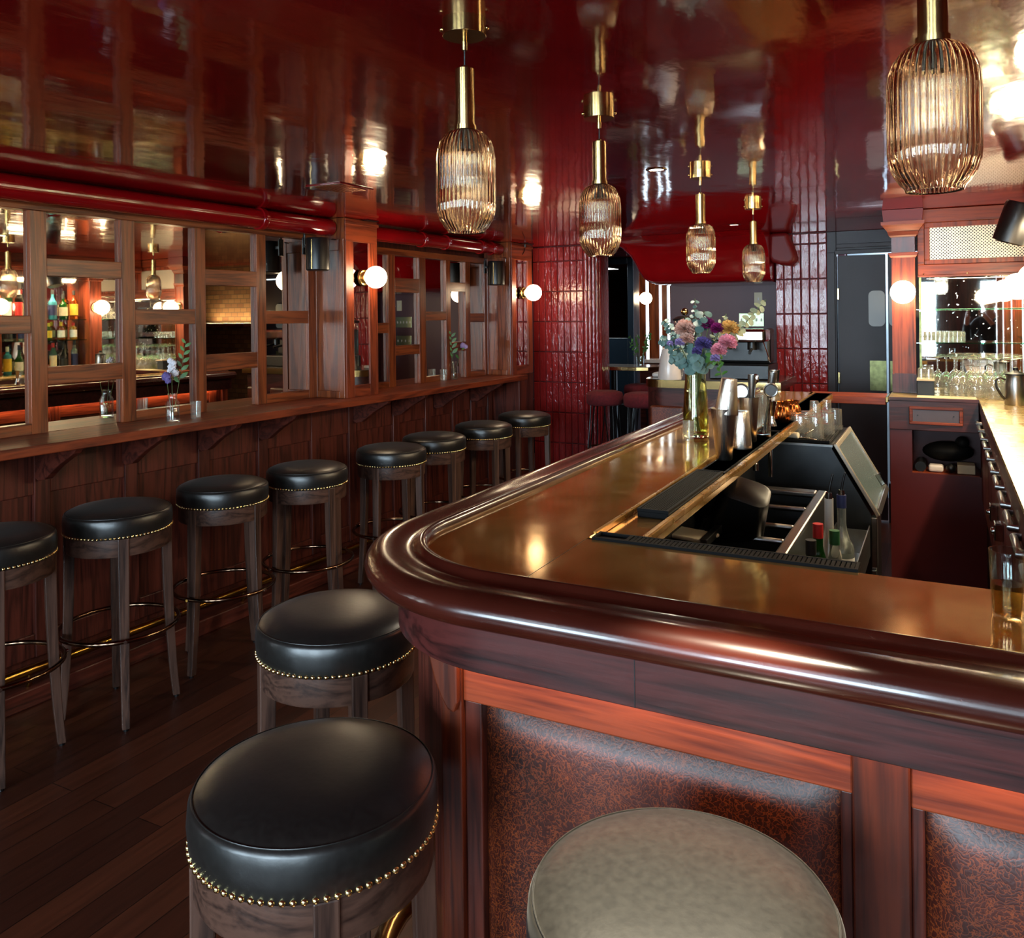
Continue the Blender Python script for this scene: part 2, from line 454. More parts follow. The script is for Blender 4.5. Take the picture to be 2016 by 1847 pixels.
    def sweep(s, prof, path, closed=False):
        """prof [(outward, z)], path [(x, y, nx, ny)] in plan"""
        n = len(prof); vs = []; fs = []
        for x, y, nx, ny in path:
            for o, z in prof: vs.append((x + nx * o, y + ny * o, z))
        m = len(path)
        for i in range(m if closed else m - 1):
            j = (i + 1) % m
            for k in range(n):
                k2 = (k + 1) % n
                fs.append((i * n + k, i * n + k2, j * n + k2, j * n + k))
        if not closed:
            fs.append(tuple(range(n))[::-1]); fs.append(tuple(range((m - 1) * n, m * n)))
        return s.add(vs, fs)
    def build(s, name, mat, parent=None, smooth=None, bevel=0, bseg=2, fix=False, solid=0, sub=0):
        me = bpy.data.meshes.new(name); me.from_pydata(s.v, [], s.f); me.update()
        if fix:
            bm = bmesh.new(); bm.from_mesh(me); bmesh.ops.recalc_face_normals(bm, faces=bm.faces); bm.to_mesh(me); bm.free()
        o = bpy.data.objects.new(name, me); COL.objects.link(o)
        if mat is not None: me.materials.append(mat)
        if smooth is not None:
            for p in me.polygons: p.use_smooth = True
            me.set_sharp_from_angle(angle=math.radians(smooth))
        if solid:
            md = o.modifiers.new('solid', 'SOLIDIFY'); md.thickness = solid; md.offset = 0
        if bevel:
            md = o.modifiers.new('bevel', 'BEVEL'); md.width = bevel; md.segments = bseg; md.limit_method = 'ANGLE'; md.angle_limit = math.radians(40)
        if sub:
            md = o.modifiers.new('sub', 'SUBSURF'); md.levels = sub; md.render_levels = sub
        if parent is not None:
            o.parent = parent
            if s.__dict__.get('wld'): o.matrix_parent_inverse = WM[parent.name].inverted()
        return o

WM = {}
def W(M4=None):
    """builder whose coordinates are the room's, for a part of a placed thing"""
    g = G(M4); g.wld = True
    return g

def thing(name, label, cat, loc=(0, 0, 0), rz=0.0, group=None):
    o = bpy.data.objects.new(name, None); COL.objects.link(o)
    o.empty_display_size = .05
    o.location = loc; o.rotation_euler = (0, 0, rz)
    WM[o.name] = Matrix.Translation(loc) @ Matrix.Rotation(rz, 4, 'Z')
    o['label'] = label; o['category'] = cat
    if group: o['group'] = group
    return o

def tag(o, label, cat, group=None):
    o['label'] = label; o['category'] = cat
    if group: o['group'] = group
    return o

def struct(o):
    o['kind'] = 'structure'
    return o

def center(o):
    """moves a single mesh's origin to the middle of its base"""
    me = o.data
    xs = [v.co.x for v in me.vertices]; ys = [v.co.y for v in me.vertices]; zs = [v.co.z for v in me.vertices]
    c = Vector(((min(xs) + max(xs)) / 2, (min(ys) + max(ys)) / 2, min(zs)))
    me.transform(Matrix.Translation(-c)); o.location = o.location + c
    return o

def dup(root, loc, rz=None, label=None, group=None, scale=None):
    r = root.copy(); COL.objects.link(r); r.location = loc
    if rz is not None: r.rotation_euler = (0, 0, rz)
    if scale is not None: r.scale = (scale, scale, scale)
    if label: r['label'] = label
    if group: r['group'] = group
    for ch in list(root.children):
        c = ch.copy(); COL.objects.link(c); c.parent = r
        for g in ch.children:
            d = g.copy(); COL.objects.link(d); d.parent = c
    return r

# the left wall runs 0.03 rad off the bar's own axis: local (along wall, into wall, up)
T = .03
LWM = Matrix(((math.sin(T), -math.cos(T), 0, -3.11 - 1.8 * math.sin(T)),
              (math.cos(T), math.sin(T), 0, 1.8 - 1.8 * math.cos(T)),
              (0, 0, 1, 0), (0, 0, 0, 1)))
def LW(u, n, z=0): return LWM @ Vector((u, n, z))
CEIL = 2.125

# ================================================================ the room shell
XL, XR, YF, YB = -4.6, 2.0, WY, 9.4
struct(G().box(XL, YF - .1, -.1, XR + .1, YB, 0).build('floor', M['floor']))
# lacquered ceiling, finely divided so its sheen can ripple
struct(G().box(XL, YF - .1, CEIL, XR + .1, YB, CEIL + .08).build('ceiling', M['ceiling']))
# wall behind the camera with three street windows
g = G()
xs = [XL] + [v for w_ in WINS for v in w_] + [XR + .1]
for i in range(0, len(xs), 2): g.box(xs[i], WY - .1, 0, xs[i + 1], WY, CEIL)
for x0, x1 in WINS: g.box(x0, WY - .1, 0, x1, WY, WZ0); g.box(x0, WY - .1, WZ1, x1, WY, CEIL)
struct(g.build('wall_front', M['wains_z']))
for k, (x0, x1) in enumerate(WINS):
    wn = thing('window_%d' % (k + 1), 'street window with dark sash bars behind the camera, ' + ['on the mirrored wall side', 'middle one', 'on the back bar side'][k], 'window', ((x0 + x1) / 2, WY, WZ0))
    wn['kind'] = 'structure'
    g = W(); b = .045
    g.box(x0, WY - .09, WZ0, x0 + b, WY + .02, WZ1).box(x1 - b, WY - .09, WZ0, x1, WY + .02, WZ1)
    g.box(x0 + b, WY - .09, WZ0, x1 - b, WY + .02, WZ0 + b).box(x0 + b, WY - .09, WZ1 - b, x1 - b, WY + .02, WZ1)
    for j in (1, 2): xx = x0 + (x1 - x0) * j / 3; g.box(xx - .014, WY - .07, WZ0 + b, xx + .014, WY - .03, WZ1 - b)
    for j in (1, 2): zz = WZ0 + (WZ1 - WZ0) * j / 3; g.box(x0 + b, WY - .068, zz - .014, x1 - b, WY - .032, zz + .014)
    g.build('window_frame', M['darkframe'], wn)
    W().box(x0 + b, WY - .052, WZ0 + b, x1 - b, WY - .048, WZ1 - b).build('pane', M['pane'], wn)

# ---- left wall: plaster backing, wainscot below the ledge
g = G(LWM).box(-1.0, .37, 0, 6.42, .5, CEIL)
struct(g.build('wall_left', M['wains_z']))
POSTS = []           # (u0, u1) vertical stiles of the mirror bay
g = G(LWM)
g.box(-1.0, .345, .02, 6.30, .37, 1.0)
struct(g.build('trim_1', M['wains_z']))
# raised framing of the wainscot
g = G(LWM)
st = [-.62, -.2, .22, .62, 1.05, 1.46, 1.75, 2.143, 2.571, 2.993, 3.399, 3.82, 4.16, 4.62, 5.0, 5.36, 5.62, 5.88]
for u in st: g.box(u, .322, .10, u + .07, .345, 1.0)
for a, b in zip(st[:-1], st[1:]):
    g.box(a + .07, .327, .79, b, .345, 1.0); g.box(a + .07, .327, .10, b, .345, .20)
struct(g.build('trim_2', M['wains_z'], bevel=.004))
struct(G(LWM).box(5.985, .085, 0, 6.235, .345, 1.046).build('trim_5', M['wains_z'], bevel=.004))
struct(G(LWM).box(-1.0, .10, 0, 5.984, .345, .075).build('baseboard_left', M['wains_y'], bevel=.006))

# ---- ledge and its brackets
ledge = thing('drinks_ledge', 'long narrow red-brown wooden drinks ledge running along the mirrored wall', 'shelf', tuple(LW(2.5, .17, 1.0)), 0)
W(LWM).box(-1.0, 0, 1.008, 5.975, .345, 1.048).build('top_board', M['red_y'], ledge, bevel=.004)
for u in (-.4, .45, .87, 1.30, 1.72, 2.144, 2.554, 2.987, 3.399, 4.20, 4.603, 5.10, 5.611):
    gg = W(LWM)
    pr = [(.322, 1.008), (.03, 1.008), (.05, .985), (.16, .925), (.25, .862), (.30, .852), (.322, .862)]
    vs = [(u, a, b) for a, b in pr] + [(u + .035, a, b) for a, b in pr]; n = len(pr)
    gg.add(vs, [tuple(range(n)), tuple(range(n, 2 * n))[::-1]] + [(i, n + i, n + (i + 1) % n, (i + 1) % n) for i in range(n)])
    gg.build('bracket', M['wains_y'], ledge, fix=True, bevel=.003)

# ---- mirrored panelling: rails and stiles over antique mirror
MIR = .345
def mirror_bay(name, label, u0, u1, z0, z1, stiles, rails, header):
    t = thing(name, label, 'mirror', tuple(LW((u0 + u1) / 2, MIR, z0)))
    W(LWM).box(u0, MIR, z0, u1, MIR + .012, z1).build('mirror_glass', M['mirror'], t)
    for a, b in stiles: W(LWM).box(a, MIR - .026, z0, b, MIR, header[0]).build('stile', M['oak_z'], t, bevel=.002)
    for a, b, c, d in rails: W(LWM).box(a, MIR - .025, c, b, MIR, d).build('rail', M['oak_y'], t, bevel=.002)
    W(LWM).box(u0, MIR - .032, header[0], u1, MIR, header[1]).build('header', M['oak_y'], t, bevel=.003)
    return t
stl = [(-1.0, -.93), (-.52, -.45), (-.02, .05), (.42, .49), (.90, .97), (1.32, 1.39), (1.74, 1.81), (2.134, 2.205), (2.562, 2.632), (2.978, 3.045), (3.396, 3.463)]
rl = []
pat = [[(1.72, 1.80), (1.254, 1.33)], [(1.505, 1.58), (1.048, 1.09)], [(1.706, 1.79), (1.256, 1.343)], [(1.49, 1.56), (1.048, 1.095)]]
for i in range(6):
    for c, d in pat[i % 4]: rl.append((stl[i][1], stl[i + 1][0], c, d))
rl += [(1.81, 2.134, 1.477, 1.551), (1.81, 2.134, 1.048, 1.094)]
rl += [(2.205, 2.562, 1.723, 1.80), (2.205, 2.562, 1.254, 1.329)]
rl += [(2.632, 2.978, 1.505, 1.58), (2.632, 2.978, 1.048, 1.095)]
rl += [(3.045, 3.396, 1.706, 1.79), (3.045, 3.396, 1.256, 1.343)]
rl += [(3.463, 3.80, 1.498, 1.572), (3.463, 3.80, 1.048, 1.098)]
mirror_bay('mirrored_panelling', 'long mirrored wall panelling with brown oak rails, between the street side and the first sconce', -1.0, 3.87, 1.048, 2.05,
           stl + [(3.80, 3.87)], rl, (2.0, 2.05))
stb = [(4.165, 4.195), (4.578, 4.651), (4.906 + .03, 4.994 + .02), (5.25 + .03, 5.319 + .02), (5.55, 5.62), (5.84, 5.88)]
rb = [(4.195, 4.578, 1.42, 1.49), (4.195, 4.578, 1.048, 1.09), (4.651, 4.936, 1.70, 1.80), (4.651, 4.936, 1.262, 1.33), (5.014, 5.28, 1.50, 1.565), (5.014, 5.28, 1.048, 1.09),
      (5.339, 5.55, 1.72, 1.79), (5.339, 5.55, 1.262, 1.33), (5.62, 5.84, 1.48, 1.55), (5.62, 5.84, 1.048, 1.09)]
mirror_bay('mirrored_panelling', 'short mirrored wall panelling between the two sconce pilasters', 4.165, 5.88, 1.048, 2.0, stb, rb, (1.955, 2.0))

# ---- pilasters that carry the wall sconces
def pilaster(label, u0, u1, n, ztop=CEIL):
    t = thing('mirror_pilaster', label, 'pilaster', tuple(LW((u0 + u1) / 2, n, 1.048)), 0, 'sconce pilasters on the mirrored wall')
    z0 = 1.048
    W(LWM).box(u0, n + .012, z0, u1, MIR, ztop - .002).build('body', M['oak_z'], t)
    a = .07
    W(LWM).box(u0, n, z0, u0 + a, n + .012, 1.985).build('stile', M['red_z'], t, bevel=.002)
    W(LWM).box(u1 - a * 1.1, n, z0, u1, n + .012, 1.985).build('stile', M['red_z'], t, bevel=.002)
    W(LWM).box(u0, n, 1.985, u1, n + .012, ztop - .005).build('top_rail', M['red_y'], t, bevel=.002)
    W(LWM).box(u0 + a, n, z0, u1 - a * 1.1, n + .012, 1.12).build('bottom_rail', M['red_y'], t, bevel=.002)
    W(LWM).box(u0 + a, n + .007, 1.12, u1 - a * 1.1, n + .0119, 1.985).build('mirror_glass', M['mirror'], t)
    W(LWM).box(u0 - .01, n - .008, 2.085, u1 + .01, n, 2.105).build('moulding', M['red_y'], t, bevel=.004)
    # framed panel on the side that faces the street windows
    W(LWM).box(u0 - .008, n + .012, z0, u0, n + .05, 2.0).box(u0 - .008, MIR - .035, z0, u0, MIR - .01, 2.0).box(u0 - .008, n + .05, 1.93, u0, MIR - .035, 2.0) \
        .box(u0 - .008, n + .05, z0, u0, MIR - .035, 1.09).build('side_frame', M['oak_z'], t, bevel=.003)
    return t
pilaster('red-fronted pilaster with a narrow mirror, behind the nearer left-wall sconce', 3.87, 4.165, .085)
pilaster('red-fronted pilaster with a narrow mirror, beside the tiled column', 5.88, 6.23, .085)

# ---- wall that closes the far side of the bar: tiled ends, opening to the back room, swing doors
YW = 6.5
def tile_field(name, x0, x1, nx, zs, label=None, corner=0):
    t = thing(name, label, 'tiled wall', ((x0 + x1) / 2, YW, 0))
    t['kind'] = 'structure'
    W().box(x0, YW + .008, 0, x1, YW + .30, CEIL).build('grout_bed', M['grout'], t)
    g = W(); tw = (x1 - x0) / nx
    for i in range(nx):
        for z0, z1 in zs:
            a, b = x0 + i * tw + .0012, x0 + (i + 1) * tw - .0012; c, d = z0 + .0015, z1 - .0015
            k = .0055
            # cushion-edged glazed tile
            vs = [(a, YW + .009, c), (b, YW + .009, c), (b, YW + .009, d), (a, YW + .009, d),
                  (a + .002, YW + .001, c + .002), (b - .002, YW + .001, c + .002), (b - .002, YW + .001, d - .002), (a + .002, YW + .001, d - .002),
                  (a + k, YW - .004, c + k), (b - k, YW - .004, c + k), (b - k, YW - .004, d - k), (a + k, YW - .004, d - k)]
            g.add(vs, [(0, 1, 5, 4), (1, 2, 6, 5), (2, 3, 7, 6), (3, 0, 4, 7), (4, 5, 9, 8), (5, 6, 10, 9), (6, 7, 11, 10), (7, 4, 8, 11), (8, 9, 10, 11)])
    g.build('tile_face', M['tile'], t)
    if corner:
        R = corner; xc = x1; yc = YW + R; n = 5
        g = W()
        for k in range(n):
            a0 = -PI / 2 + (PI / 2) * k / n; a1 = -PI / 2 + (PI / 2) * (k + 1) / n
            for z0, z1 in zs:
                vs = []
                for a in (a0 + .02, (a0 + a1) / 2 - .06, (a0 + a1) / 2 + .06, a1 - .02):
                    rr = R + (.004 if abs(a - (a0 + a1) / 2) < .1 else -.004)
                    for z in (z0 + .0015, z1 - .0015): vs.append((xc + rr * math.cos(a), yc + rr * math.sin(a), z))
                g.add(vs, [(0, 2, 3, 1), (2, 4, 5, 3), (4, 6, 7, 5)])
        g.box(x1, YW + R, 0, x1 + R - .006, YW + .30, CEIL)
        g.build('corner_tiles', M['tile'], t, smooth=60)
    return t
zl2 = []
z = -.10
while z < CEIL:
    a, b = max(z, 0), min(z + .262, CEIL - .002)
    if b - a > .03: zl2.append((a, b))
    z += .262
tile_field('wall_tiled', -3.19, -2.71, 8, zl2, 'oxblood tiled end wall with rounded corner', .12)
zr = [(max(z0 + .047, 0), min(z1 + .047, CEIL - .002)) for z0, z1 in zl2]
zr = [(0, zr[0][0])] * (zr[0][0] > .03) + [q for q in zr if q[1] - q[0] > .03]
tile_field('wall_tiled', -1.125, -.755, 6, zr, 'oxblood tiled wall beside the swing doors')
# swing doors and their frame
g = G().box(-.755, YW, 0, -.69, YW + .12, CEIL).box(-.69, YW, 1.975, .06, YW + .12, CEIL).box(0.03, YW, 0, .10, YW + .12, 1.975)
g.box(-.69, YW - .015, 2.0, .06, YW, 2.03).box(-.755, YW - .012, 0, -.70, YW, 1.97).box(-.70, YW - .012, 1.955, .06, YW, 1.985)
struct(g.build('trim_3', M['darkframe'], bevel=.003))
def door(n, x0, x1, hinge_left, wx0, wx1, label, zb):
    d = thing('door_%d' % n, label, 'door', ((x0 + x1) / 2, YW + .03, .02)); d['kind'] = 'structure'
    W().box(x0, YW + .03, zb, x1, YW + .07, 1.945).build('leaf', M['darkframe'], d, bevel=.002)
    # round-cornered vision panel
    cx, cz, hx, hz, r = (wx0 + wx1) / 2, 1.552, (wx1 - wx0) / 2, .13, .035
    poly = []
    for qx, qz, a0 in ((hx - r, hz - r, 0), (-hx + r, hz - r, PI / 2), (-hx + r, -hz + r, PI), (hx - r, -hz + r, 1.5 * PI)):
        for k in range(6): a = a0 + PI / 2 * k / 5; poly.append((cx + qx + r * math.cos(a), cz + qz + r * math.sin(a)))
    W().prism(poly, YW + .022, YW + .03, 'y').build('vision_panel', M['grey_pane'], d, fix=True)
    W().box(wx0 + .005, YW + .026, .955, wx1 + .005, YW + .03, 1.172).build('push_plate', M['plate_wear'], d)
    hx0 = x0 - .004 if hinge_left else x1 - .012
    for z in (1.62, 1.0, .5): W().box(hx0, YW + .012, z, hx0 + .016, YW + .032, z + .085).build('hinge', M['nail'], d, bevel=.003)
    return d
door(1, -.685, -.362, True, -.476, -.367, 'dark swing door leaf with frosted window, left of the two', .015)
door(2, -.346, .03, False, -.341, -.23, 'dark swing door leaf half hidden by the column', .30)
struct(G().box(-.355, YW + .03, 0, .05, YW + .08, .283).build('trim_6', M['darkframe']))
# daylit room behind the doors shows through the gap
struct(G().box(-.70, YW + .9, 0, .10, YW + .95, CEIL).build('wall_kitchen', flat('pale kitchen wall', 'BFD4E0', .6)))
area('kitchen_light', (-.3, YW + .5, 2.05), (0, 0, 0), .5, .5, 14, (.75, .87, 1.0))
# brick wall with a lit ledge right of the doors (seen in the mirrors)
g = G().box(.10, YW, 0, 2.1, YW + .2, CEIL)
struct(g.build('wall_brick', M['brick']))
o = G().box(.12, YW - .12, 1.44, 1.6, YW, 1.47).build('wall_shelf', M['red_x']); tag(center(o), 'narrow wooden shelf on the brick wall, seen in the mirrors', 'shelf')
# partition between bar and hallway: carries the glass shelves
YE = 5.42
g = G().box(-.12, YE, 0, .66, YE + .08, CEIL)
struct(g.build('wall_back', M['red_z']))
g = G().box(.64, 1.2, 0, .74, YE, CEIL); g.box(.64, 1.1, 0, XR, 1.2, CEIL)
struct(g.build('wall_right', M['red_z']))
struct(G().box(XR, YF, 0, XR + .1, 1.1, CEIL).box(XR, 1.2, 0, XR + .1, YW + .2, CEIL).build('wall_right_hall', M['wains_z']))

# ---- back room behind the opening
YP = 7.2
struct(G().box(-2.16, YP, 0, -.70, YP + .1, CEIL).box(-1.125, YW + .30, 0, -1.10, YP, CEIL).build('wall_purple', M['purple']))
struct(G().box(XL, YB, 0, -.7, YB + .1, CEIL).build('wall_far', M['wains_x']))
struct(G().box(XL - .1, YF, 0, XL, YB, CEIL).build('wall_left_far', M['wains_z']))
struct(G().box(-4.6, 8.3, 0, -2.86, 8.4, CEIL).build('wall_partition', M['darkframe']))

# red lacquered bulkhead hung under the ceiling in the opening
b = thing('lacquered_bulkhead', 'curved oxblood lacquered duct casing hanging from the ceiling before the back room', 'bulkhead', (-1.6, 6.6, 1.765))
b['kind'] = 'structure'
lev = [(CEIL - .001, 6.00, -2.42), (2.10, 6.10, -2.35), (2.06, 6.18, -2.28), (2.0, 6.25, -2.235), (1.93, 6.295, -2.205), (1.87, 6.32, -2.185), (1.82, 6.335, -2.155), (1.79, 6.355, -2.12), (1.772, 6.39, -2.08), (1.765, 6.46, -2.0)]
vs = []
for z, yf, xl in lev:
    vs += [(xl, 7.19, z), (xl, yf + .14, z), (xl + .015, yf + .06, z), (xl + .05, yf + .015, z), (xl + .11, yf, z), (-1.6, yf, z), (-1.135, yf, z), (-1.128, 7.19, z)]
n = 8; fs = []
for i in range(len(lev) - 1):
    for k in range(n): fs.append((i * n + k, i * n + (k + 1) % n, (i + 1) * n + (k + 1) % n, (i + 1) * n + k))
fs += [tuple(range(n)), tuple(range((len(lev) - 1) * n, len(lev) * n))]
W().add(vs, fs).build('casing', M['pipe'], b, fix=True, smooth=60)
prn = [(-1.145, CEIL - .001), (-1.15, 1.94), (-1.12, 1.905), (-1.06, 1.885), (-1.0, 1.88), (-.965, 1.90), (-.955, 1.94), (-.965, 1.99), (-.985, 2.04), (-1.0, 2.08), (-1.005, CEIL - .001)]
W().prism(prn, 6.33, 6.494, 'y').build('nose', M['redpaint'], b, fix=True, smooth=60, bevel=.03, bseg=4)

# ---- ceiling pipes on the left wall
def pipe(label, u0, u1, zc, r, collars, n=.20):
    t = thing('ceiling_pipe', label, 'pipe', tuple(LW((u0 + u1) / 2, n, zc - r)), 0, 'red pipes along the mirrored wall')
    pts = [(u0 + (u1 - u0) * k / 24, n, zc) for k in range(25)]
    W(LWM).tube(pts, r, 28).build('pipe_body', M['pipe'], t, smooth=60)
    for c, w_ in collars:
        W(LWM).tube([(c, n, zc), (c + w_, n, zc)], r * 1.17, 28).build('collar', M['pipe'], t, smooth=40, bevel=.004)
        W(LWM).box(c + w_ * .2, n - r * 1.36, zc - .014, c + w_ * .8, n - r * 1.1, zc + .014).cyl((c - .01, n - r * 1.27, zc), (c + w_ + .012, n - r * 1.27, zc), .006).build('clamp_lug', M['pipe'], t, bevel=.002)
    return t
pipe('long oxblood red pipe running above the mirrors with one clamp collar', -1.0, 3.86, 2.068, .052, [(1.2, .035), (3.29, .035)])
pipe('shorter bright red pipe between the two sconce pilasters with three collars', 4.18, 5.87, 2.068, .048, [(4.78, .035), (5.08, .008), (5.56, .035), (5.72, .03)])

# ---- globe sconces
def sconce(label, loc, rz):
    t = thing('globe_sconce', label, 'wall lamp', loc, rz, 'lit globe sconces')
    Rx = Matrix.Rotation(PI / 2, 3, 'Y')
    G().lathe([(.052, 0), (.052, .010), (.047, .014), (.0, .014)], 40, R=Rx).build('backplate', M['brass'], t, smooth=35)
    G().lathe([(.036, .014), (.036, .030), (.032, .034)], 32, R=Rx).build('stem', M['brass'], t, smooth=35)
    G().ball((.098, 0, 0), .0665, 32, 20).build('globe_shade', M['globe'], t, smooth=180)
    return t
lw_rz = PI / 2 - PI / 2 + T * -1
p = LW(4.02, .079, 1.770); sc0 = sconce('round lit globe sconce on the nearer pilaster of the mirrored wall', tuple(p), -T)
p = LW(6.055, .079, 1.715); dup(sc0, tuple(p), -T, 'round lit globe sconce on the pilaster beside the tiled column')
dup(sc0, (-.200, 5.338, 1.640), -PI / 2, 'round lit globe sconce on the square red column behind the bar')
dup(sc0, (.438, 4.89, 1.650), PI, 'lit globe sconce cut by the right edge, beside the glass shelves')
dup(sc0, (.438, 3.97, 1.655), PI, 'lit globe sconce on the back bar, second from the glass shelves, seen in mirrors', scale=1)
dup(sc0, (.438, 3.05, 1.655), PI, 'lit globe sconce on the back bar, third from the glass shelves, seen in mirrors')
dup(sc0, (.438, 2.13, 1.655), PI, 'lit globe sconce on the back bar nearest the street windows, seen in mirrors')
dup(sc0, (-2.931, 8.54, 1.70), 0, 'small lit globe sconce in the back room between the mirror strips')

# ---- pendants
def pendant(label, loc):
    t = thing('pendant_lamp', label, 'pendant lamp', loc, 0, 'amber ribbed glass pendants')
    z = lambda d: -d
    G().lathe([(.043, z(.034)), (.044, z(.033)), (.044, 0)], 40).build('canopy', M['brass'], t, smooth=35)
    for a in (0.4, 0.4 + PI): G().ball((.046 * math.cos(a), .046 * math.sin(a), -.018), .005, 10, 8).build('screw', M['brass'], t, smooth=180)
    G().lathe([(.006, -.062), (.0065, -.045), (.0055, -.044), (.0055, -.034)], 16).build('cord_grip', M['brass'], t, smooth=40)
    G().cyl((0, 0, -.095), (0, 0, -.06), .0018, seg=8).build('cord', M['black'], t)
    G().lathe([(.0225, -.222), (.0225, -.213), (.0195, -.2125), (.0192, -.100), (.008, -.0995), (.007, -.093), (.004, -.092)], 36).build('neck', M['brass'], t, smooth=30)
    G().lathe([(.015, -.262), (.016, -.228), (.016, -.2225)], 24).build('socket', M['black'], t, smooth=30)
    outer = [(.022, -.223), (.032, -.226), (.043, -.234), (.051, -.246), (.0565, -.262), (.059, -.283), (.059, -.372), (.0575, -.386), (.052, -.403), (.043, -.417), (.037, -.423), (.0355, -.428)]
    inner = [(r - .0045, zz - (.0 if i else 0)) for i, (r, zz) in enumerate(outer)]
    seg = 240; vs = []; fs = []
    prof = outer + [(a - .0005, b + .0015) for a, b in inner[::-1]]
    for i, (r, zz) in enumerate(prof):
        isout = i < len(outer)
        amp = .0017 if (isout and 0 < i) else 0.0
        for k in range(seg):
            a = 2 * PI * k / seg
            rr = r + amp * abs(math.cos(a * 20)) * 1.5 - (amp * .7)
            vs.append((rr * math.cos(a), rr * math.sin(a), zz))
    n = len(prof)
    for i in range(n):
        j = (i + 1) % n
        for k in range(seg):
            k2 = (k + 1) % seg
            fs.append((i * seg + k, j * seg + k, j * seg + k2, i * seg + k2))
    G().add(vs, fs).build('glass_shade', M['amber'], t, smooth=80, fix=True)
    # clear unlit tubular bulb
    G().lathe([(.010, -.262), (.014, -.275), (.0145, -.33), (.010, -.345), (.0, -.348)], 20).build('bulb', M['glass'], t, smooth=60)
    return t
pd = pendant('largest ribbed amber pendant with its round brass ceiling cap in view', (-.845, 1.423, CEIL))
for lab, loc in (('unlit ribbed amber glass pendant over the bar, second in the row above the bouquet side', (-.867, 2.21, CEIL)),
                 ('small unlit ribbed amber pendant hanging above the flower bouquet', (-.887, 3.40, CEIL)),
                 ('smallest unlit ribbed amber pendant, at the far end of the bar', (-.903, 4.56, CEIL)),
                 ('close unlit ribbed amber glass pendant whose cap is cut off by the picture top', (-.008, 1.292, CEIL))):
    dup(pd, loc, None, lab)

# ---- speakers
def speaker(label, loc, rz, tilt=0.0):
    t = thing('round_speaker', label, 'speaker', loc, rz, 'black cylinder speakers')
    t.rotation_euler = (0, tilt, rz)
    G().lathe([(.060, -.098), (.067, -.092), (.067, .082), (.062, .092), (.0, .093)], 36).build('cabinet', M['black'], t, smooth=40)
    G().box(-.10, -.012, .04, -.06, .012, .06).box(-.105, -.018, .00, -.095, .018, .10).cyl((-.10, 0, .05), (-.10, 0, .12), .008).build('bracket', M['blackmetal'], t, bevel=.002)
    g = G()
    for a in (1.9, -.9): g.box(.0, 0, 0, 0, 0, 0) if False else None
    a = -1.35
    G().add([((.0675) * math.cos(a - .05), .0675 * math.sin(a - .05), -.090), (.0675 * math.cos(a + .05), .0675 * math.sin(a + .05), -.090),
             (.0675 * math.cos(a + .05), .0675 * math.sin(a + .05), .080), (.0675 * math.cos(a - .05), .0675 * math.sin(a - .05), .080)], [(0, 1, 2, 3)]).build('trim_strip', M['brass'], t, solid=.001)
    return t
sp = speaker('black cylinder speaker hung beside the nearer left-wall sconce', tuple(LW(3.70, .15, 1.900)), -T)
dup(sp, tuple(LW(5.74, .15, 1.87)), -T, 'black cylinder speaker hung beside the sconce next to the tiled column')
s2 = dup(sp, (.30, 4.4, 1.93), PI, 'black cylinder speaker tilted above the glass shelves at the right edge')
s2.rotation_euler = (0.0, -.33, PI - .3)
s3 = dup(sp, (.40, 3.45, 1.93), PI, 'black cylinder speaker above the back bar bottles, seen in the mirrors')

# cable junctions above the pilasters
for lab, c in (('small black cable plate on the ceiling with a lead to the nearer speaker', (-3.145, 4.09)), ('small black cable plate on the ceiling with a lead to the farther speaker', (-3.06, 6.10))):
    t = thing('cable_plate', lab, 'ceiling fitting', (c[0], c[1], CEIL), 0, 'cable plates above the sconces')
    G().box(-.055, -.055, -.006, .055, .055, 0).build('plate', M['blackmetal'], t, bevel=.004)
    G().cyl((0, 0, -.03), (0, 0, -.004), .009).tube([(0, 0, -.03), (.0, -.01, -.06), (-.01, -.04, -.10), (-.03, -.10, -.13), (-.05, -.18, -.135), (-.06, -.26, -.13)], .003, 8).build('cable', M['black'], t, smooth=60)
# ceiling vent and sprinklers
t = thing('ceiling_vent', 'flat slatted vent in the red ceiling near the first sconce', 'vent', (-2.44, 2.98, CEIL))
G().box(-.10, -.12, -.005, .10, -.10, 0).box(-.10, .10, -.005, .10, .12, 0).box(-.10, -.10, -.005, -.08, .10, 0).box(.08, -.10, -.005, .10, .10, 0).build('frame', M['ceiling'], t, bevel=.002)
g = G()
for k in range(9): g.box(-.078 + k * .018, -.10, -.006, -.072 + k * .018, .10, -.001)
g.build('slat', M['coppery'], t)
for lab, x, y in (('small recessed ceiling downlight between the second and third pendant', -1.037, 3.28), ('small recessed ceiling downlight beside the smallest pendant', -1.235, 5.6)):
    t = thing('ceiling_downlight', lab, 'downlight', (x, y, CEIL), 0, 'recessed ceiling downlights')
    G().lathe([(.030, -.001), (.031, -.004), (.042, -.003), (.044, 0)], 32, cap=False).build('trim_ring', M['chrome'], t, smooth=40)
    G().lathe([(.030, -.0015), (.0001, -.0015)], 24, cap=False).build('lens', M['lens'], t)
    l = bpy.data.lights.new('downlight', 'SPOT'); l.energy = DOWN_W; l.color = (1.0, .86, .66); l.spot_size = 2.4; l.spot_blend = .8; l.shadow_soft_size = .03
    lo = bpy.data.objects.new('downlight', l); COL.objects.link(lo); lo.location = (x, y, CEIL - .02)

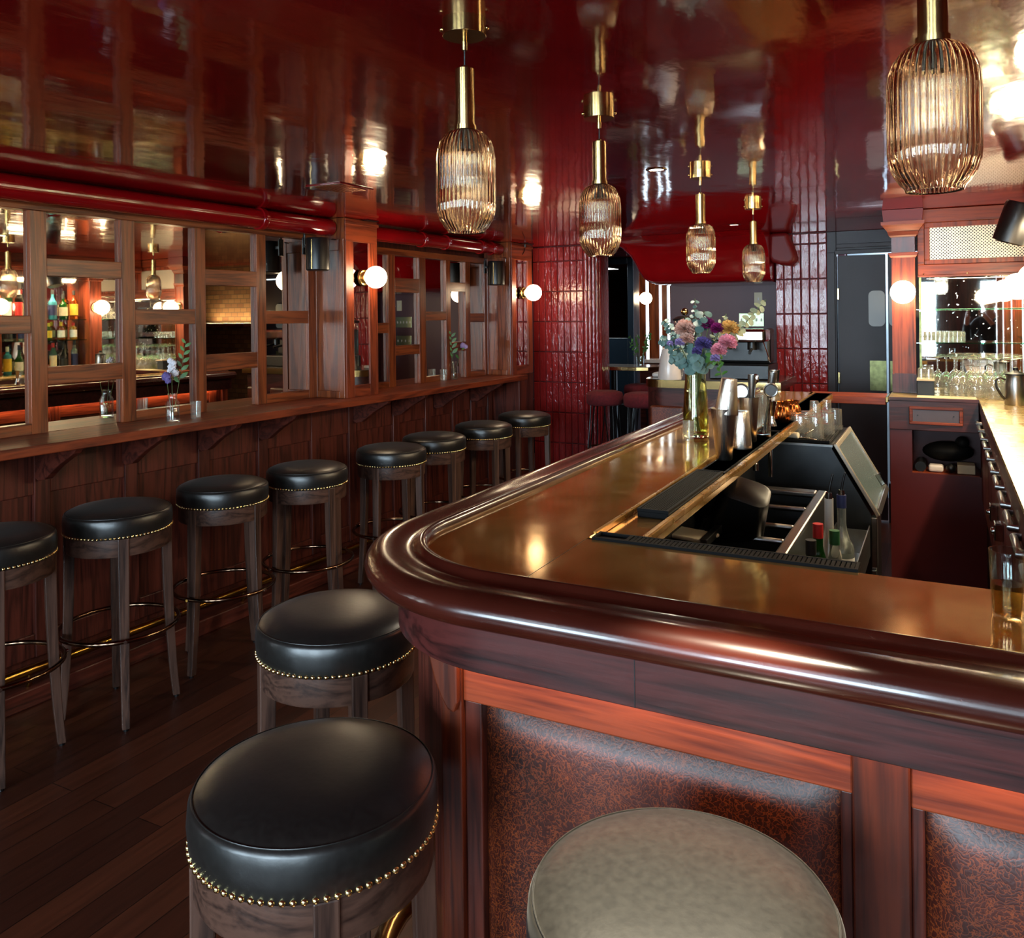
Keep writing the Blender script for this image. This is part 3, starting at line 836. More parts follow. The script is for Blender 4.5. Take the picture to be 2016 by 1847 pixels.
t = thing('ceiling_downlight', 'added ceiling downlight brightening the front stool top, out of frame', 'downlight', (-.28, .94, CEIL), 0, 'recessed ceiling downlights')  # unseen lamp, added only to brighten the front stool's black leather top
G().lathe([(.030, -.001), (.031, -.004), (.042, -.003), (.044, 0)], 32, cap=False).build('trim_ring', M['chrome'], t, smooth=40)
G().lathe([(.030, -.0015), (.0001, -.0015)], 24, cap=False).build('lens', M['lens'], t)
l = bpy.data.lights.new('downlight', 'SPOT'); l.energy = 620; l.color = (1.0, .90, .68); l.spot_size = .56; l.spot_blend = .7; l.shadow_soft_size = .03  # narrow added spot that pales the stool top
lo = bpy.data.objects.new('downlight', l); COL.objects.link(lo); lo.location = (-.28, .94, CEIL - .02)
# brass foot rail of the left wall
fr = thing('brass_foot_rail', 'thin brass foot rail low along the left wainscot behind the stools', 'foot rail', tuple(LW(2.5, .13, .0)))
W(LWM).tube([(-1.0 + k * .35, .125, .14) for k in range(20)], .019, 16).build('rail_tube', M['brassrod'], fr, smooth=60)
for u in (-.2, .9, 2.0, 3.1, 4.2, 5.3): W(LWM).tube([(u, .125, .14), (u, .125, .09), (u, .14, .07)], .009, 10).build('post', M['brassrod'], fr, smooth=60)

# ---- bar stools
def stool(label, loc, rz):
    t = thing('bar_stool', label, 'bar stool', loc, rz, 'round black leather bar stools')
    G().lathe([(.18, .708), (.192, .710), (.1955, .720), (.198, .750), (.1955, .777), (.191, .7855), (.187, .7865), (.1835, .789), (.168, .797), (.13, .805), (.075, .809), (.0001, .810)], 72, cap=False).build('seat_cushion', M['leather'], t, smooth=60)
    G().torus((0, 0, .7868), .189, .0012, 96, 6).build('seam', M['leather'], t, smooth=60)
    g = G(); N = 80
    for k in range(N):
        a = 2 * PI * k / N; c, s_ = math.cos(a), math.sin(a)
        Rm = Matrix.Rotation(a, 3, 'Z') @ Matrix.Rotation(PI / 2, 3, 'Y')
        g.lathe([(.0056, -.001), (.0050, .0018), (.0030, .0035), (.0, .0042)], 8, (.1950 * c, .1950 * s_, .716), Rm, cap=False)
    g.build('nailhead_trim', M['nail'], t, smooth=60)
    G().lathe([(.165, .643), (.187, .643), (.189, .648), (.189, .710), (.165, .710)], 64, cap=False).build('apron', M['stool_y'], t, smooth=40)
    for k in range(4):
        a = k * PI / 2; Rm = Matrix.Rotation(a, 4, 'Z')
        g = G(Rm)
        sec = [(.174, .710, .019), (.174, .61, .019), (.177, .45, .018), (.183, .30, .0165), (.192, .15, .015), (.205, .008, .0135)]
        vs = []; fs = []
        for r, z, h in sec: vs += [(r - h, -h, z), (r + h, -h, z), (r + h, h, z), (r - h, h, z)]
        for i in range(len(sec) - 1):
            for q in range(4): fs.append((i * 4 + q, (i + 1) * 4 + q, (i + 1) * 4 + (q + 1) % 4, i * 4 + (q + 1) % 4))
        fs += [(0, 1, 2, 3), tuple(range(len(sec) * 4 - 4, len(sec) * 4))[::-1]]
        leg = g.add(vs, fs).build('leg', M['stool_z'], t, fix=True, bevel=.003)
        G(Rm).cyl((.205, 0, 0), (.205, 0, .009), .010, seg=12).build('foot_glide', M['black'], leg)
    G().torus((0, 0, .335), .2155, .0085, 72, 12).build('foot_ring', M['ring'], t, smooth=60)
    for k in range(4):
        a = k * PI / 2
        G(Matrix.Rotation(a, 4, 'Z')).cyl((.223, 0, .335), (.229, 0, .335), .0065, seg=14).build('screw', M['chrome'], t, smooth=30)
    return t
NUM = ['nearest the street windows', 'second', 'third', 'fourth', 'fifth', 'sixth', 'seventh', 'farthest, beside the tiled column']
spots = [(-2.918, 1.685, -.45), (-2.882, 2.150, -.56), (-2.875, 2.675, .1), (-2.80, 3.145, -.2), (-2.765, 3.80, .15), (-2.79, 4.28, -.35), (-2.775, 4.87, -.6), (-2.78, 5.50, .2)]
labs = ['black bar stool cut by the left picture edge under the drinks ledge', 'black bar stool with pale greyish legs under the ledge, below the flower jar',
        'black bar stool under the ledge, third from the left edge', 'black bar stool under the ledge just left of the first sconce pilaster',
        'black bar stool under the ledge below the nearer sconce', 'black bar stool under the ledge, third from the tiled column',
        'black bar stool under the ledge, second from the tiled column', 'black bar stool right beside the tiled column']
st0 = None
for (x, y, a), lb in zip(spots, labs):
    if st0 is None: st0 = stool(lb, (x, y, 0), a)
    else: dup(st0, (x, y, 0), a, lb)
for x, y, a, lb in ((-1.345, 1.615, -.62, 'bar stool with lit tan-looking top, tucked against the rounded bar corner'),
                    (-.910, 1.035, -.785, 'large black bar stool in front, before the bar corner, whole seat in view'),
                    (-.302, 1.025, -.785, 'pale-topped bar stool at the bottom edge, before the leather bar panel')):
    dup(st0, (x, y, 0), a, lb)

# ================================================================ the bar
XE, YBE = .64, 5.22
CXB, CYB, RI = -.72, 1.59, .28          # centre and inner radius of the rounded corner
XI, YI = CXB - RI, CYB - RI             # inner edge of the rail = edge of the brass
def bar_path(xe=XE, ye=YBE, seg=44):
    p = [(xe - (xe - CXB) * k / 6, YI, 0, -1) for k in range(7)]
    for k in range(1, seg + 1):
        a = -PI / 2 - PI / 2 * k / seg
        p.append((CXB + RI * math.cos(a), CYB + RI * math.sin(a), math.cos(a), math.sin(a)))
    p += [(XI, CYB + (ye - CYB) * k / 10, -1, 0) for k in range(1, 11)]
    return p
bar = thing('bar_counter', 'large L-shaped brass-topped bar with rounded corner, dark polished rail and leather front panels', 'bar', (-.3, 1.4, 0))
prof = [(0, .990), (0, 1.050), (.002, 1.060), (.006, 1.0665), (.013, 1.0685), (.020, 1.0665), (.026, 1.0600), (.034, 1.0555), (.048, 1.0545), (.068, 1.0570), (.086, 1.0595),
        (.101, 1.0590), (.113, 1.0545), (.122, 1.0475), (.128, 1.0385), (.1305, 1.0280), (.128, 1.0170), (.121, 1.0070), (.110, 1.0005), (.096, .9975), (.072, .9960), (.060, .9900)]
W().sweep(prof, bar_path()).build('bar_rail', M['rail'], bar, smooth=50, fix=True)
W().sweep([(.038, .903), (.0625, .903), (.063, .99), (.038, .99)], bar_path()).build('fascia', M['fascia_x'], bar, smooth=30, fix=True, bevel=.0015)
# joints in rail and fascia
# body of the bar
core = [(XE, 1.345), (-.83, 1.345), (-.985, 1.50), (-.985, YBE), (-.73, YBE), (-.73, 1.62), (XE, 1.62)]
W().prism(core, .0, 1.03, 'z').build('body', M['wains_z'], bar, fix=True)
def arcpts(n=20): return [(CXB + RI * math.cos(-PI / 2 - PI / 2 * k / n), CYB + RI * math.sin(-PI / 2 - PI / 2 * k / n)) for k in range(n + 1)]
left_top = [(-.68, YI)] + arcpts() + [(XI, YBE), (-.68, YBE)]
W().prism(left_top, 1.03, 1.050, 'z').build('brass_top', M['counter'], bar, fix=True)
W().box(-.6792, YI, 1.03, XE, 1.633, 1.050).build('brass_top', M['counter'], bar)
W().box(-.73, 1.633, 1.00, -.137, 1.688, 1.034).build('front_ledge', M['trough'], bar)
W().box(-.6803, YI, 1.0495, -.6797, 1.633, 1.0504).build('mitre_seam', M['black'], bar)
# wet trough with raised brass edges
W().box(-.68, 1.688, 1.022, -.563, YBE, 1.0375).build('trough_floor', M['counter'], bar)
W().box(-.687, 1.688, 1.0375, -.678, YBE, 1.0525).build('trough_edge', M['trough'], bar, bevel=.002)
W().box(-.577, 1.688, 1.0375, -.562, 5.05, 1.0535).build('trough_edge', M['trough'], bar, bevel=.003)
W().box(-.729, 1.69, .0, -.720, 5.0, 1.02).build('dark_void_panel', M['black'], bar)  # black sheet added so the void under the counter stays dark
# panelled front towards the camera
YF1 = 1.310
def pad(x0, x1, z0, z1, f, name='leather_panel'):
    nx, nz = 26, 26; vs = []; fs = []
    for j in range(nz + 1):
        for i in range(nx + 1):
            u = -1 + 2 * i / nx; v = -1 + 2 * j / nz
            b = (1 - abs(u) ** 7) * (1 - abs(v) ** 7)
            b = max(b, 0) ** .55
            vs.append(f(x0 + (x1 - x0) * (u + 1) / 2, z0 + (z1 - z0) * (v + 1) / 2, b))
    for j in range(nz):
        for i in range(nx):
            a = j * (nx + 1) + i; fs.append((a, a + 1, a + nx + 2, a + nx + 1))
    W().add(vs, fs).build(name, M['pad'], bar, smooth=80)
pst = [(-.845, -.800), (-.125, -.047), (.585, .64)]
for a, b in pst: W().box(a, YF1, .0, b, 1.345, .99).build('front_post', M['post_z'], bar, bevel=.003)
for (a0, a), (b, b1) in zip(pst[:-1], pst[1:]):
    W().box(a, YF1 + .006, .812, b, 1.345, .99).build('front_rail', M['red_x'], bar, bevel=.003)
    W().box(a, YF1 + .006, .0, b, 1.345, .16).build('front_rail', M['red_x'], bar, bevel=.003)
    bw = .036 if a < -.7 else .018
    W().box(a, YF1 + .012, .16, a + bw, 1.345, .812).build('bead', M['wains_z'], bar, bevel=.003)
    W().box(b - .018, YF1 + .012, .16, b, 1.345, .812).build('bead', M['wains_z'], bar, bevel=.003)
    pad(a + bw, b - .018, .16, .812, lambda x, z, q: (x, 1.343 - .028 * q, z))
# rounded corner: canted post and small bracket
ang = 0
W().prism([(-.845, 1.312), (-1.010, 1.476), (-.985, 1.500), (-.83, 1.348)], .0, .99, 'z').build('corner_post', M['wains_z'], bar, fix=True, bevel=.004)
W().prism([(-.866, .99), (-.800, .99), (-.800, .815), (-.808, .795), (-.822, .80), (-.836, .82), (-.850, .85), (-.862, .89)], 1.294, 1.3095, 'y').build('corner_bracket', M['post_z'], bar, fix=True, bevel=.004)
# side facing the stools by the left wall
ys = [1.51, 2.22, 2.92, 3.62, 4.32, 5.02]
for y in ys: W().box(-1.012, y, 0, -.985, y + .075, .99).build('side_post', M['red_z'], bar, bevel=.003)
W().box(-1.012, 5.16, 0, -.985, YBE, .99).build('side_post', M['red_z'], bar, bevel=.003)
for a, b in zip(ys, ys[1:]):
    W().box(-1.006, a + .075, .812, -.985, b, .99).build('side_rail', M['red_y'], bar, bevel=.003)
    W().box(-1.006, a + .075, 0, -.985, b, .16).build('side_rail', M['red_y'], bar, bevel=.003)
    pad(a + .075, b, .16, .812, lambda y, z, q: (-.987 - .022 * q, y, z))
for x, y in ((-.44, 1.2475), (.12, 1.2475)): W().box(x, y - .0012, .904, x + .0015, y + .002, .988).build('fascia_joint', M['black'], bar)
# brass foot rail around the bar
fr = thing('bar_foot_rail', 'thick polished brass foot rail around the foot of the bar', 'foot rail', (-.4, 1.15, 0))
pts = [(XE - .02 - k * .1, 1.232, .20) for k in range(14)]
cx, cy, rr = -.79, 1.527, .295
for k in range(1, 12): a = -PI / 2 - PI / 2 * k / 12; pts.append((cx + rr * math.cos(a), cy + rr * math.sin(a), .20))
pts += [(-1.085, 1.5 + .3 * k, .20) for k in range(13)]
W().tube(pts, .024, 20).build('rail_tube', M['brass'], fr, smooth=60)
for x, y, dx, dy in ((.3, 1.232, 0, 1), (-.35, 1.232, 0, 1), (-1.0, 1.32, .7, .7), (-1.085, 2.2, 1, 0), (-1.085, 3.2, 1, 0), (-1.085, 4.2, 1, 0)):
    W().tube([(x, y, .20), (x + dx * .03, y + dy * .03, .12), (x + dx * .03, y + dy * .03, .0)], .012, 12).build('bracket', M['brass'], fr, smooth=60)
    W().tube([(x - dy * .02, y + dx * -.02 if dx else y, .20), (x + dy * .02, y + dx * .02 if dx else y, .20)], .029, 20).build('collar', M['brass'], fr, smooth=40)

# ---- mats
def mat(name, label, x0, x1, y0, y1, z, along='y', n=10, h=.022, block=0):
    t = thing(name, label, 'bar mat', ((x0 + x1) / 2, (y0 + y1) / 2, z), 0)
    W().box(x0, y0, z, x1, y1, z + h * .7).build('tray', M['rubber'], t, bevel=.003)
    g = W(); zt = z + h * .7
    e = .006
    g.box(x0, y0, zt, x0 + e, y1, z + h).box(x1 - e, y0, zt, x1, y1, z + h).box(x0 + e, y0, zt, x1 - e, y0 + e, z + h).box(x0 + e, y1 - e, zt, x1 - e, y1, z + h)
    if along == 'y':
        for k in range(n): xx = x0 + e + (x1 - x0 - 2 * e) * (k + .5) / n; g.box(xx - .0016, y0 + e, zt, xx + .0016, y1 - e, z + h * .93)
    else:
        for k in range(n): yy = x0 + block + e + (x1 - x0 - block - 2 * e) * (k + .5) / n; g.box(yy - .0032, y0 + e, zt, yy + .0032, y1 - e, z + h * .97)
        if block: g.box(x0 + block - .004, y0 + e, zt, x0 + block + .004, y1 - e, z + h)
    g.build('ridges', M['rubber'], t)
    return t
mat('bar_mat', 'long narrow black ribbed rubber mat along the inner edge of the front counter', -.668, -.142, 1.634, 1.684, 1.035, 'x', 50, .0205, .075)
mat('bar_mat', 'black ribbed rubber mat lying in the brass trough before the shakers', -.660, -.582, 1.905, 2.46, 1.038, 'y', 12, .022)
mat('bar_mat', 'smooth black rubber mat in the brass trough under the cocktail shakers', -.660, -.582, 2.475, 3.42, 1.038, 'x', 44, .014)
mat('bar_mat', 'black rubber mat in the far end of the brass trough behind the jigger', -.672, -.578, 3.45, 5.15, 1.038, 'x', 70, .014)
mat('bar_mat', 'black drip mat under the upside-down tumblers on the ice bin', -.90, -.42, 3.64, 4.18, .981, 'x', 40, .012)

# ---- sink unit
sk = thing('sink_unit', 'stainless steel multi-basin bar sink sunk behind the counter', 'sink', (-.68, 2.6, 0))
zr_ = .86
g = W()
X0, X1, Y0, Y1 = -.965, -.388, 1.98, 3.28
bars = [(1.98, 2.02), (2.30, 2.335), (2.53, 2.555), (2.71, 2.735), (2.975, 3.0), (3.22, 3.28)]
for i, (a, b) in enumerate(bars): g.box(X0 + .03, a, zr_ - .02, X1 - .035, b, zr_ - (.006 if 0 < i < 5 else 0))
g.box(X0, Y0, zr_ - .02, X0 + .03, Y1, zr_).box(X1 - .035, Y0, zr_ - .02, X1, Y1, zr_)
g.build('rim', M['steel'], sk, bevel=.006)
for (a0, a), (b, b1) in zip(bars[:-1], bars[1:]):
    g = W(); zb = .62
    g.box(X0 + .03, a, zb - .004, X1 - .035, b, zb).box(X0 + .026, a, zb, X0 + .03, b, zr_ - .02).box(X1 - .035, a, zb, X1 - .031, b, zr_ - .02).box(X0 + .03, a - .004, zb, X1 - .035, a, zr_ - .02).box(X0 + .03, b, zb, X1 - .035, b + .004, zr_ - .02)
    g.build('basin', M['darksteel'], sk)
W().box(X1 - .02, Y0, .66, X1 - .004, Y1, zr_ - .02).box(X0, Y0, .66, X0 + .012, Y1, zr_ - .02).box(X0, Y0, .66, X1, Y0 + .01, .84).build('apron', M['steel'], sk)
for x in (X0 + .03, X1 - .05):
    for y in (Y0 + .03, Y1 - .05): W().cyl((x, y, 0), (x, y, .66), .018).build('leg', M['steel'], sk, smooth=40)
W().box(-.972, Y0, .86, -.962, Y1, .95).build('splashback', M['steel'], sk)
W().tube([(-.60, 3.31, .89), (-.60, 3.31, 1.00), (-.61, 3.27, 1.02), (-.625, 3.20, 1.005), (-.63, 3.18, .955)], .008, 12).cyl((-.63, 3.18, .935), (-.63, 3.18, .96), .011).build('tap', M['chrome'], sk, smooth=60)
# things in and on the sink
M['tub'] = flat('matte black tub', '060606', .42, 0, .1, 20, spec=.4)
def bucket(label, loc, rot):
    t = thing('bar_bucket', label, 'bucket', loc, 0, 'black plastic tubs in the sink')
    t.rotation_euler = rot
    pr = []
    def rr(w, d, z): 
        r = .035; out = []
        for qx, qy, a0 in ((w - r, d - r, 0), (-w + r, d - r, PI / 2), (-w + r, -d + r, PI), (w - r, -d + r, 1.5 * PI)):
            for k in range(5): a = a0 + PI / 2 * k / 4; out.append((qx + r * math.cos(a), qy + r * math.sin(a), z))
        return out
    rings = [rr(.100, .085, 0), rr(.100, .085, .01), rr(.088, .074, .02), rr(.070, .058, .215), rr(.062, .050, .222)]
    vs = [p for q in rings for p in q]; n = 20; fs = []
    for i in range(len(rings) - 1):
        for k in range(n): fs.append((i * n + k, i * n + (k + 1) % n, (i + 1) * n + (k + 1) % n, (i + 1) * n + k))
    fs.append(tuple(range((len(rings) - 1) * n, len(rings) * n)))
    G().add(vs, fs).build('tub', M['tub'], t, smooth=40, solid=.004)
    G().box(-.104, -.089, -.002, .104, -.083, .008).box(-.104, .083, -.002, .104, .089, .008).box(-.104, -.083, -.002, -.098, .083, .008).box(.098, -.083, -.002, .104, .083, .008).build('rim', M['black'], t, bevel=.002)
    return t
bk = bucket('upside-down black plastic tub in the sink, nearer the open walkway', (-.600, 2.62, .80), (.42, .28, .15))
b2 = dup(bk, (-.735, 2.78, .80), None, 'upside-down black plastic tub in the sink, leaning against its twin under the counter')
b2.rotation_euler = (.35, .18, .12)
o = W(Matrix.Translation((-.69, 2.435, .861)) @ Matrix.Rotation(-.28, 4, 'Z')).box(-.085, -.052, 0, .085, .052, .012).build('cutting_board', M['cream'], None, bevel=.012, bseg=4)
tag(center(o), 'small cream plastic cutting board lying on the sink edge', 'cutting board')
o = G().box(-.62, 2.33, .862, -.60, 2.52, .885).build('divider_rail', M['steel'], None, bevel=.002); tag(center(o), 'short steel channel lying across the sink beside the cutting board', 'metal strip')

# ---- ice bin / cocktail station with sliding lid
M['lidframe'] = flat('pale steel lid frame', 'A89C8C', .35, .8, .1, 20)
ib = thing('ice_bin', 'stainless ice bin with sloping misted lid and dark side panel', 'ice bin', (-.6, 3.9, 0))
W().prism([(-.965, .12), (-.965, .980), (-.405, .980), (-.410, .965), (-.262, .705), (-.262, .12)], 3.62, 4.20, 'y').build('cabinet', M['darksteel'], ib, fix=True)
W().box(-.95, 3.66, 0, -.30, 4.16, .12).build('plinth', M['black'], ib)
sl = Vector((.158, 0, -.275)).normalized()
def slab(a0, a1, y0, y1, off, th):
    o_ = Vector((-.404, 0, .981)); n_ = Vector((.275, 0, .158)).normalized()
    vs = []
    for t_ in (off, off + th):
        for a, y in ((a0, y0), (a1, y0), (a1, y1), (a0, y1)): q = o_ + sl * a + n_ * t_; vs.append((q.x, y, q.z))
    return W().add(vs, [(0, 1, 2, 3)[::-1], (4, 5, 6, 7), (0, 1, 5, 4), (1, 2, 6, 5), (2, 3, 7, 6), (3, 0, 4, 7)])
slab(0, .325, 3.62, 3.640, .0, .014).build('lid_frame', M['lidframe'], ib, fix=True, bevel=.002)
slab(0, .325, 4.175, 4.20, .0, .014).build('lid_frame', M['lidframe'], ib, fix=True, bevel=.002)
slab(0, .02, 3.645, 4.175, .0, .014).build('lid_frame', M['lidframe'], ib, fix=True, bevel=.002)
slab(.02, .30, 3.645, 4.175, .002, .006).build('sliding_lid', flat('misted lid', '4A5658', .25, 0, .06, 4), ib, fix=True)
slab(.30, .325, 3.645, 4.175, .0, .02).build('lid_frame', M['steel'], ib, fix=True, bevel=.002)
slab(.235, .29, 4.10, 4.14, .008, .02).build('lid_handle', M['chrome'], ib, fix=True, bevel=.003)
W().box(-.262, 3.60, .50, -.240, 3.66, .70).box(-.262, 3.60, .12, -.245, 3.66, .49).build('front_edge', M['steel'], ib, bevel=.003)
W().box(-.97, 3.612, .973, -.405, 3.622, .982).build('top_edge', M['steel'], ib)
# speed rail in front of the bin, holding bottles
sr = thing('speed_rail', 'steel bottle rail between the sink and the ice bin', 'bottle rack', (-.33, 2.9, .56))
W().box(-.386, 2.45, .56, -.262, 3.55, .566).box(-.266, 2.45, .566, -.262, 3.55, .68).box(-.386, 2.45, .566, -.262, 2.454, .66).box(-.386, 3.546, .566, -.262, 3.55, .66).box(-.388, 2.45, .566, -.384, 3.55, .68).build('tray', M['steel'], sr)
for y in (2.5, 3.5): W().box(-.386, y, 0, -.37, y + .016, .56).build('leg', M['steel'], sr)

# ================================================================ bottles
def bottle(label, loc, h=.30, r=.037, nk=.013, glass='green', lab='cream', cap='black', pourer=False, fill=None, sh=.62, group=None, rz=0.0):
    t = thing('bottle', label, 'bottle', loc, rz, group)
    sz = h * sh; nz = sz + (h - sz) * .38
    G().lathe([(r * .92, 0), (r, .004), (r, sz), (r * .92, sz + .012), (r * .62, (sz + nz) / 2), (nk * 1.15, nz), (nk, nz + .012), (nk, h)], 26).build('body', BG[glass], t, smooth=50)
    g = G(); g.lathe([(r + .0006, h * .14), (r + .0006, sz * .86)], 26, cap=False); g.build('label', LB[lab] if lab in LB else M[lab], t, smooth=80)
    if cap: G().lathe([(nk + .0012, h - .04), (nk + .0012, h + .002), (0, h + .003)], 20, cap=False).build('cap', LB[cap] if cap in LB else M[cap], t, smooth=40)
    if pourer:
        G().cyl((0, 0, h), (0, 0, h + .018), .011, .009).build('pourer', M['chrome'], t, smooth=40)
        G().tube([(0, 0, h + .015), (.004, 0, h + .04), (.012, 0, h + .075)], [.0042, .004, .003], 10).build('spout', M['black'], t, smooth=60)
    return t
bottle('green glass bottle with black neck in the steel rail, front of its group', (-.345, 2.52, .566), .30, .041, .014, 'green', 'green', 'black')
bottle('tall frosted clear bottle with metal pourer in the steel rail', (-.318, 2.72, .566), .385, .036, .0135, 'milk', 'white', None, True, sh=.55)
bottle('green bottle with bright red foil neck in the steel rail', (-.338, 2.62, .566), .325, .036, .014, 'green', 'yellow', 'red')
bottle('clear bottle with blue neck band and pourer, at the far end of the rail group', (-.300, 2.90, .566), .36, .038, .014, 'clear', 'white', 'navy', True, sh=.52)
bottle('short green-necked clear bottle with orange label in the steel rail', (-.296, 2.66, .566), .30, .036, .014, 'clear', 'cream', 'green', False)
bottle('clear round-shouldered bottle with dark blue label, next to the sink edge', (-.362, 2.44 + .06, .566) if False else (-.36, 2.78, .566), .26, .038, .015, 'clear', 'navy', None)

# ================================================================ back bar
bb = thing('back_bar', 'burgundy back bar cabinet with pale brass counter, framed plaque and open cubby', 'cabinet', (.1, 4.9, 0))
W().prism([(-.27, 5.05), (.17, 5.05), (.17, 1.634), (.635, 1.634), (.635, 5.415), (-.27, 5.415)], 1.035, 1.050, 'z').build('brass_top', M['backcounter'], bb, fix=True)
W().box(-.268, 5.052, .872, .17, 5.08, 1.035).build('fascia', M['fascia_x'], bb, bevel=.003)
W().box(-.268, 5.048, 1.035, .17, 5.0515, 1.052).build('nosing', M['fascia_x'], bb)
g = W()
g.box(-.168, 5.040, .906, .094, 5.052, .922).box(-.168, 5.040, .988, .094, 5.052, 1.004).box(-.168, 5.040, .922, -.150, 5.052, .988).box(.076, 5.040, .922, .094, 5.052, .988)
fm = g.build('plaque_frame', M['red_x'], bb, bevel=.003)
W().box(-.150, 5.046, .922, .076, 5.051, .988).build('plaque', flat('grey slate plaque', '4A4048', .4), bb)
for x in (-.125, .05): W().cyl((x, 5.042, .957), (x, 5.046, .957), .004, seg=10).build('screw', M['black'], bb)
# carcass with open cubby
g = W()
g.box(-.265, 5.06, 0, -.155, 5.40, .872).box(-.155, 5.06, 0, .635, 5.40, .635).box(-.155, 5.34, .635, .635, 5.40, .872)
g.build('carcass', M['burg'], bb)
W().box(-.155, 5.062, .632, .17, 5.34, .640).build('cubby_shelf', M['red_x'], bb)
# long run under the right-hand counter: drawers and cooler doors with steel handles
W().box(.20, 1.64, 0, .60, 5.05, 1.0).build('run_carcass', M['black'], bb)
W().box(.172, 1.634, .985, .20, 5.05, 1.035).build('run_edge', M['fascia_y'], bb)
y = 1.70
k = 0
while y < 4.95:
    W().box(.178, y + .004, .52, .20, y + .286, .975).build('drawer_front', M['burg'] if k % 3 else M['wains_y'], bb, bevel=.004)
    W().tube([(.178, y + .05, .935), (.160, y + .05, .935), (.160, y + .24, .935), (.178, y + .24, .935)], .010, 10).build('handle', M['steel'], bb, smooth=50)
    y += .29; k += 1
for y, z in ((3.25, .80), (3.55, .80), (2.35, .78)):
    W().box(.150, y, z - .06, .178, y + .06, z).cyl((.14, y + .03, z - .03), (.178, y + .03, z - .03), .012).build('latch', M['chrome'], bb, bevel=.004)
# flap between bar and back bar
fl = thing('counter_flap', 'hinged mahogany counter flap bridging bar and back bar', 'counter flap', (-.49, 5.17, 1.0))
W().box(-.703, 5.05, 1.006, -.286, 5.29, 1.050).build('board', M['red_x'], fl, bevel=.003)
W().box(-.286, 5.048, 1.02, -.272, 5.29, 1.052).build('hinge', M['brass'], fl, bevel=.002)
W().box(-.72, 5.10, .55, -.70, 5.25, 1.006).build('stop', M['wains_z'], fl)
# stored odds and ends in the cubby
o = G().ball((.02, 5.20, .745), .075, 20, 12, (1.7, .9, .75)).ball((.09, 5.18, .80), .035, 14, 10).build('black_bag', M['rubber'], None, smooth=180); tag(center(o), 'slumped black bag lying in the open cubby', 'bag')
o = G().cyl((-.115, 5.09, .668), (-.115, 5.25, .668), .028, seg=20).build('tape_roll', M['black'], None, smooth=40); tag(center(o), 'dark tape roll at the left end of the open cubby', 'roll')
o = G().box(-.075, 5.09, .642, -.002, 5.16, .680).build('folded_cloth', M['white'], None, bevel=.012, bseg=3); tag(center(o), 'pale folded cloth in the open cubby below the black bag', 'cloth')
o = G().ball((.035, 5.10, .668), .026, 16, 10).build('dark_knob', M['black'], None, smooth=180); tag(center(o), 'shiny black ball in the cubby beside the pale cloth', 'ball')
o = G().box(.065, 5.09, .642, .150, 5.20, .69).build('storage_box', M['paper'], None, bevel=.003); tag(center(o), 'small brown box at the right end of the open cubby', 'box')

# ---- red column with capital
cl = thing('bar_column', 'square red mahogany column with stepped capital rising from the back bar', 'column', (-.2, 5.38, 1.05))
W().box(-.262, 5.340, 1.052, -.138, 5.418, 2.06).build('shaft', M['red_z'], cl, bevel=.002)
for x in (-.262, -.1465): W().box(x, 5.334, 1.16, x + .0085, 5.340, 1.84).build('edge_bead', M['red_z'], cl)
W().box(-.264, 5.336, 1.052, -.136, 5.340, 1.165).build('base_block', M['fascia_z'], cl)
W().box(-.262, 5.334, 1.875, -.138, 5.340, 1.965).build('neck_block', M['fascia_z'], cl)
def ring(z0, z1, e0, e1, name, m):
    vs = []
    for z, e in ((z0, e0), (z1, e1)):
        vs += [(-.262 - e, 5.340 - e, z), (-.138 + e, 5.340 - e, z), (-.138 + e, 5.418, z), (-.262 - e, 5.418, z)]
    W().add(vs, [(0, 3, 2, 1), (4, 5, 6, 7), (0, 1, 5, 4), (1, 2, 6, 5), (2, 3, 7, 6), (3, 0, 4, 7)]).build(name, m, cl)
ring(1.845, 1.856, .003, .012, 'necking', M['red_x']); ring(1.856, 1.866, .012, .012, 'necking', M['red_x']); ring(1.866, 1.875, .018, .018, 'necking', M['red_x'])
ring(1.965, 1.975, .004, .012, 'capital', M['red_x']); ring(1.975, 2.0, .014, .022, 'capital', M['red_x']); ring(2.0, 2.035, .022, .048, 'capital', M['red_x'])
ring(2.035, 2.055, .052, .054, 'capital', M['red_x']); ring(2.055, CEIL - .002, .040, .046, 'capital_block', M['redpaint'])

# ---- frieze with grille, mirror and glass shelves beside the column
fz = thing('grille_frieze', 'mahogany frieze with a white lattice grille above the glass shelves', 'panel', (.25, 5.36, 1.74))
g = W()
g.box(-.125, 5.372, 1.738, .63, 5.418, 1.80).box(-.125, 5.372, 2.045, .63, 5.418, CEIL - .002).box(-.125, 5.372, 1.80, -.09, 5.418, 2.045)
g.build('frame', M['red_x'], fz, bevel=.003)
g = W(); g.box(-.09, 5.380, 1.80, .63, 5.418, 1.828).box(-.09, 5.380, 2.015, .63, 5.418, 2.045).box(-.09, 5.380, 1.828, -.061, 5.418, 2.015).box(.46, 5.380, 1.828, .63, 5.418, 2.015)
g.build('inner_frame', M['red_z'], fz, bevel=.003)
W().box(-.061, 5.392, 1.828, .46, 5.40, 2.015).build('grille', M['lattice'], fz)
W().box(-.125, 5.366, 1.728, .63, 5.380, 1.738).build('bottom_bead', M['red_x'], fz)
for x in (-.095, .13): W().ball((x, 5.364, 1.745), .004, 10, 8).build('screw', M['nail'], fz)
mr = thing('antique_mirror', 'speckled mirror behind the glass shelves beside the column', 'mirror', (.25, 5.41, 1.07))
